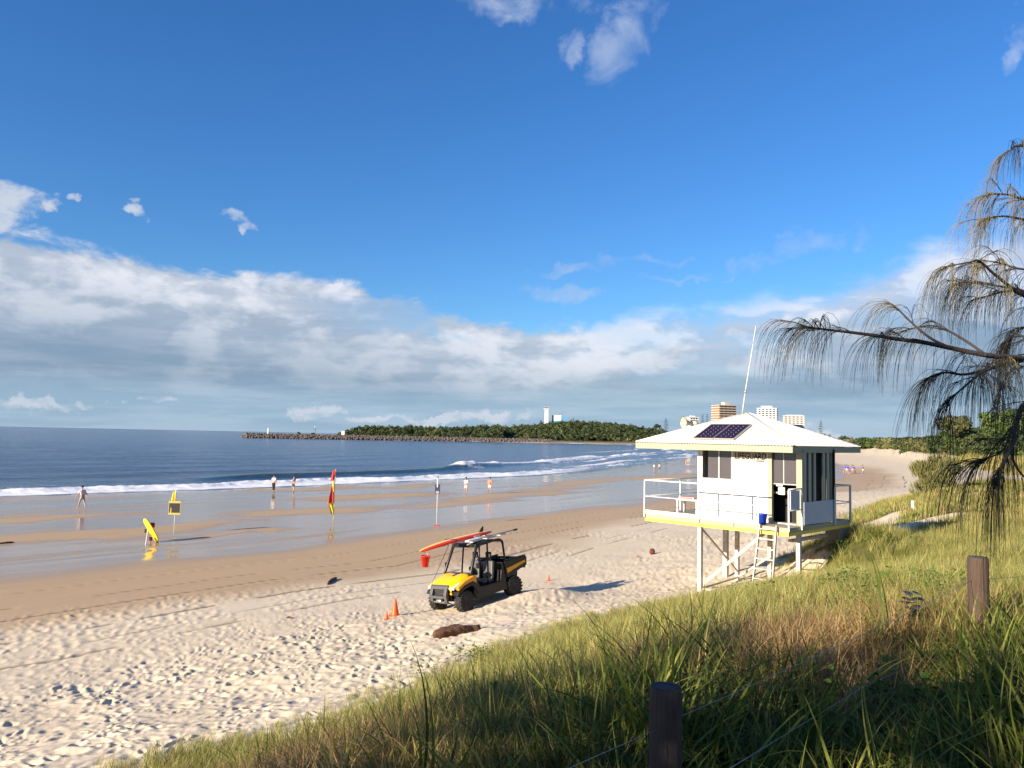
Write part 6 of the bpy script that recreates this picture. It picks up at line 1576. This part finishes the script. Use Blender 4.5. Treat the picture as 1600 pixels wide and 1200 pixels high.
idx = np.where(rng.rand(len(x)) < 0.78 - 0.4 * sstep(x, 60, 220) * sstep(y, 950, 880), rng.choice([0, 1], len(x)), 2)
scatter('headland_woods', np.stack([x, y, z - 0.4], 1), np.stack([x * 0, x * 0, rng.uniform(0, 6.28, len(x))], 1), rng.uniform(0.55, 1.05, len(x)) + 0.55 * rng.rand(len(x)) ** 4, idx, can_p, 'dark evergreen woods covering the headland across the bay', 'woods')

# breakwater of boulders
bw = empty('breakwater', (-253, 740, 0), (0, 0, 0), 'long rock breakwater running out from the headland into the sea', 'breakwater')
path = np.array([(-258, 738), (-200, 765), (-132, 795), (-40, 828), (45, 848)])
def along(t):
    s = t * (len(path) - 1); k = np.minimum(s.astype(int), len(path) - 2); fr = (s - k)[:, None]; return path[k] * (1 - fr) + path[k + 1] * fr
rock = simple_mat('breakwater_rock', (0.12, 0.10, 0.085), 0.9, var=0.55, scale=0.5, bump=0.6, bscale=3)
vs = []; fs = []
n = 3600; t = rng.rand(n) ** 1.05; c = along(t); off = rng.normal(size=n) * 3.4; off = np.clip(off, -8, 8)
dirv = np.array([0.93, 0.36]); nv = np.array([-0.36, 0.93])
zc = 3.7 - np.abs(off) * 0.48 + rng.rand(n) * 0.5 - 3.0 * (t < 0.012)
pos = c + off[:, None] * nv
ico = [(0, 0, 1), (.89, 0, .45), (.28, .85, .45), (-.72, .53, .45), (-.72, -.53, .45), (.28, -.85, .45), (.72, .53, -.45), (-.28, .85, -.45), (-.89, 0, -.45), (-.28, -.85, -.45), (.72, -.53, -.45), (0, 0, -1)]
icf = [(0, 1, 2), (0, 2, 3), (0, 3, 4), (0, 4, 5), (0, 5, 1), (1, 6, 2), (2, 7, 3), (3, 8, 4), (4, 9, 5), (5, 10, 1), (2, 6, 7), (3, 7, 8), (4, 8, 9), (5, 9, 10), (1, 10, 6), (6, 11, 7), (7, 11, 8), (8, 11, 9), (9, 11, 10), (10, 11, 6)]
ic = np.array(ico)
V_ = (ic[None] * rng.uniform(0.5, 1.25, (n, 12, 1)) * rng.uniform(0.7, 1.5, (n, 1, 3))) + np.stack([pos[:, 0] + 253, pos[:, 1] - 740, zc], 1)[:, None, :]
F_ = (np.array(icf)[None] + (np.arange(n) * 12)[:, None, None]).reshape(-1, 3)
mesh_np('boulders', V_.reshape(-1, 3), F_, rock, bw, smooth=False)['kind'] = 'stuff'
cp = along(np.linspace(0, 1, 30)); vv = []
for k in range(30):
    for o_, zz in ((-8, -1), (-3, 2.8), (3, 2.8), (8, -1)): q = cp[k] + o_ * nv; vv.append((q[0] + 253, q[1] - 740, zz))
ff = [(k * 4 + j, k * 4 + j + 1, k * 4 + j + 5, k * 4 + j + 4) for k in range(29) for j in range(3)]
mesh_np('core', vv, ff, rock, bw, smooth=False)
# beacons on the breakwater
def place(px, py, Y): return atY(px, py, Y)
p = place(419, 679, 752); bc = empty('beacon_tower', p, (0, 0, 0), 'tiny white beacon at the seaward end of the breakwater', 'beacon')
MB().lathe([(1.1, -1.5), (1.0, 2), (0.7, 5.2)], 12).build('tower', MT['white'], bc); MB().lathe([(0.9, 5.2), (0.9, 5.4), (0.45, 5.4), (0.45, 6.4), (0, 6.9)], 12).build('lantern', MT['white'], bc)
p = place(492, 683, 770); bc = empty('light_mast', p, (0, 0, 0), 'thin mast with a small light standing on the breakwater', 'mast')
MB().tube([(0, 0, -1.5), (0, 0, 9.5)], 0.28, 8).build('pole', MT['grey'], bc); MB().lathe([(0.5, 9.5), (0.6, 10.4), (0, 10.9)], 10).build('lamp', MT['white'], bc)
p = place(536, 684, 790); bc = empty('white_pillar', p, (0, 0, 0), 'square white daymark pillar in the middle of the breakwater', 'daymark')
MB().bx(-1.7, 1.7, -1.2, 1.2, -2, 6.4).build('body', MT['white'], bc, bevel=0.1); MB().bx(-1.9, 1.9, -1.4, 1.4, 6.4, 6.9).build('cap', MT['white'], bc)
for i, (px, Y, hh) in enumerate(((467, 762, 3.0), (488, 770, 2.2), (560, 815, 4.2))):
    p = place(px, 682, Y); p.z = 3.4; r = tree('breakwater_bush', p, hh, 2.6 + i * .7, F_dark, 90 + i, ['low dark bush on the outer breakwater, left one', 'low dark bush beside the mast on the breakwater', 'spreading dark bush between the pillar and the headland woods'][i], 'bush', None, 260, 0.5, hh * .9, lumps=6, trunk_r=0.15)

# ------------------------------------------------------------------ buildings across the bay
bw_ = simple_mat('render_white', (0.62, 0.60, 0.58), 0.8, var=0.05, scale=0.2); bb_ = simple_mat('render_beige', (0.52, 0.43, 0.34), 0.8, var=0.05, scale=0.2); br_ = simple_mat('brick_brown', (0.30, 0.16, 0.09), 0.85, var=0.1, scale=0.3)
gw = glass_mat('window_glass', (0.04, 0.05, 0.06), 0.2); teal = simple_mat('teal_panel', (0.03, 0.33, 0.36), 0.6); skyb = simple_mat('blue_panel', (0.10, 0.28, 0.50), 0.6)
def tower(px0, px1, pyt, Y, floors, label, wall, slab, bays, rot=0.0, top=None, depth=18):
    a = atY(px0, pyt, Y); b = atY(px1, pyt, Y); w = (b.x - a.x); zt = a.z; z0 = 2.0
    r = empty('apartment_tower', ((a.x + b.x) / 2, Y, z0), (0, 0, rot), label, 'building'); w = w / (math.cos(rot) + abs(math.sin(rot)) * depth / w * 0.9); H = zt - z0; fh = 3.1
    hw, hd = w / 2, depth / 2
    MB().bx(-hw + 1.0, hw - 1.0, -hd + 1.0, hd - 1.0, 0, H - 0.4).build('wall', wall, r)
    MB().bx(-hw, hw, -hd, hd, H - 0.4, H + 0.5).build('roof', slab, r)
    n = int(H / fh); wmesh = None
    sm = None
    for k in range(floors):
        z = H - 0.4 - fh * (k + 1)
        if z < 0: break
        if sm is None:
            o = MB().bx(-hw, hw, -hd, hd, -0.15, 0.15).bx(-hw, hw, -hd, -hd + .12, 0.15, 1.0).bx(-hw, -hw + .12, -hd + .12, hd, 0.15, 1.0).bx(hw - .12, hw, -hd + .12, hd, 0.15, 1.0).build('balcony', slab, r); sm = o.data
        else: o = bpy.data.objects.new('balcony', sm); COL.objects.link(o); o.parent = r
        o.location = (0, 0, z)
        for j in range(bays):
            xx = -hw + 1.6 + (w - 3.2) * (j + 0.5) / bays; ww = (w - 3.2) / bays * 0.62
            if wmesh is None: q = MB().bx(-ww / 2, ww / 2, -hd + 0.9, -hd + 0.97, 0.3, 2.6).build('window', gw, r); wmesh = q.data
            else: q = bpy.data.objects.new('window', wmesh); COL.objects.link(q); q.parent = r
            q.location = (xx, 0, z)
    if top:
        x0, x1, hh = top; MB().bx(x0 * hw, x1 * hw, -4, 4, H + 0.5, H + hh).build('lift_room', slab, r)
    return r
t1 = tower(1113, 1150, 633.5, 1000, 12, 'beige and brown apartment tower with a lift block on its flat roof', br_, bb_, 4, R(20), (-0.12, 0.42, 4.4))
tower(1182, 1216, 638, 1120, 14, 'tall white stepped apartment tower just right of the aerial', bw_, bw_, 5, R(-24), (-0.6, 0.5, 3.6))
tower(1222, 1258, 650, 1180, 9, 'lower wide grey white apartment block right of the white tower', bb_, bw_, 5, R(-20), (-0.7, 0.8, 1.8), 22)
tower(1073, 1091, 652, 990, 6, 'small white building half hidden behind the horn loudspeaker', bw_, bw_, 3, R(10), (-0.4, 0.3, 2.0), 12)
# control tower and coloured hall on the headland
p = atY(853.5, 664, 1100); ct_ = empty('control_tower', p, (0, 0, 0), 'slim white control tower rising from the headland woods', 'tower')
hT = atY(853.5, 640, 1100).z - p.z
MB().prism([(-3.0, -14), (3.0, -14), (2.6, hT), (-2.6, hT)], -2.6, 2.6).build('shaft', bw_, ct_)
MB().bx(-3.8, 3.4, -3.4, 3.4, hT, hT + 1.6).build('gallery', bw_, ct_); MB().bx(-3.0, 2.6, -2.8, 2.8, hT + 1.6, hT + 3.2).build('cab', gw, ct_); MB().bx(-3.2, 2.8, -3, 3, hT + 3.2, hT + 3.7).build('roof', bw_, ct_)
MB().tube([(-1, 0, hT + 3.7), (-1, 0, hT + 6.5)], 0.15, 6).build('mast', MT['grey'], ct_)
p = atY(873, 664, 1110); hl_ = empty('coloured_tank_hall', p, (0, 0, 0), 'white, blue and teal block beside the control tower', 'building')
zt = atY(873, 649, 1110).z - p.z
MB().bx(-10.5, 3.4, -6, 6, zt * 0.42, zt).build('upper_wall', bw_, hl_); MB().bx(3.4, 10.5, -5.5, 6, zt * 0.42, zt - 1).build('side_wall', skyb, hl_); MB().bx(-10.6, 10.6, -6.1, 6, -12, zt * 0.42).build('lower_wall', teal, hl_)
MB().tube([(5, 0, zt - 1), (5, 0, zt + 6)], 0.15, 6).build('mast', MT['grey'], hl_)
# Norfolk pines: tiers of level branches
def norfolk(px, pyt, Y, zb, w, label, seed=1):
    t = atY(px, pyt, Y); r = empty('norfolk_pine', (t.x, t.y, zb), (0, 0, seed), label, 'pine tree'); H = t.z - zb; rr = random.Random(seed)
    MB().tube([(0, 0, 0), (0, 0, H)], [0.4, 0.08], 8).build('trunk', bark, r)
    vs = []; fs = []; tiers = 13
    for k in range(tiers):
        z = H * (0.12 + 0.86 * k / tiers); rad = w * (1 - k / tiers) ** 0.8 * rr.uniform(0.75, 1.1) + 0.4
        for j in range(7):
            a = 2 * PI * (j + rr.random() * .5) / 7; ca, sa = math.cos(a), math.sin(a); R_ = rad * rr.uniform(0.8, 1.1)
            for _ in range(9):
                q = rr.uniform(0.15, 1); c = Vector((ca * R_ * q, sa * R_ * q, z + 0.25 * R_ * q * q + rr.uniform(-.15, .15))); s = 0.55 * rr.uniform(.6, 1.2)
                d1 = Vector((ca, sa, .2)) * s; d2 = Vector((-sa, ca, rr.uniform(-.7, .7))) * s * .8; b = len(vs); vs += [c - d1, c + d2, c + d1, c - d2]; fs.append((b, b + 1, b + 2, b + 3))
    mesh_np('crown', vs, fs, F_pine, r, attrs=dict(tint=rng.rand(len(vs))))
norfolk(1040.5, 652, 1010, 8, 6.5, 'conical dark pine left of the horn loudspeaker', 1)
norfolk(1098, 645, 1020, 8, 5.5, 'left of two dark pines beside the beige tower', 2)
norfolk(1105, 644, 1030, 8, 5.0, 'right of two dark pines beside the beige tower', 3)
norfolk(1282.5, 655, 900, 3, 6.0, 'lone dark pine right of the apartment blocks', 4)
norfolk(896, 652, 1105, 14, 4.0, 'small pine right of the teal block on the headland', 5)
norfolk(845, 656, 1095, 14, 4.0, 'small pine left of the control tower', 6)
far_tree('round_tree', 1027, 663, 1000, 0, 5, F_dark, 75, 'small round tree left of the conical pine above the woods', leaves=300, leaf=0.9, crown_h=5, trunk_r=0.3)
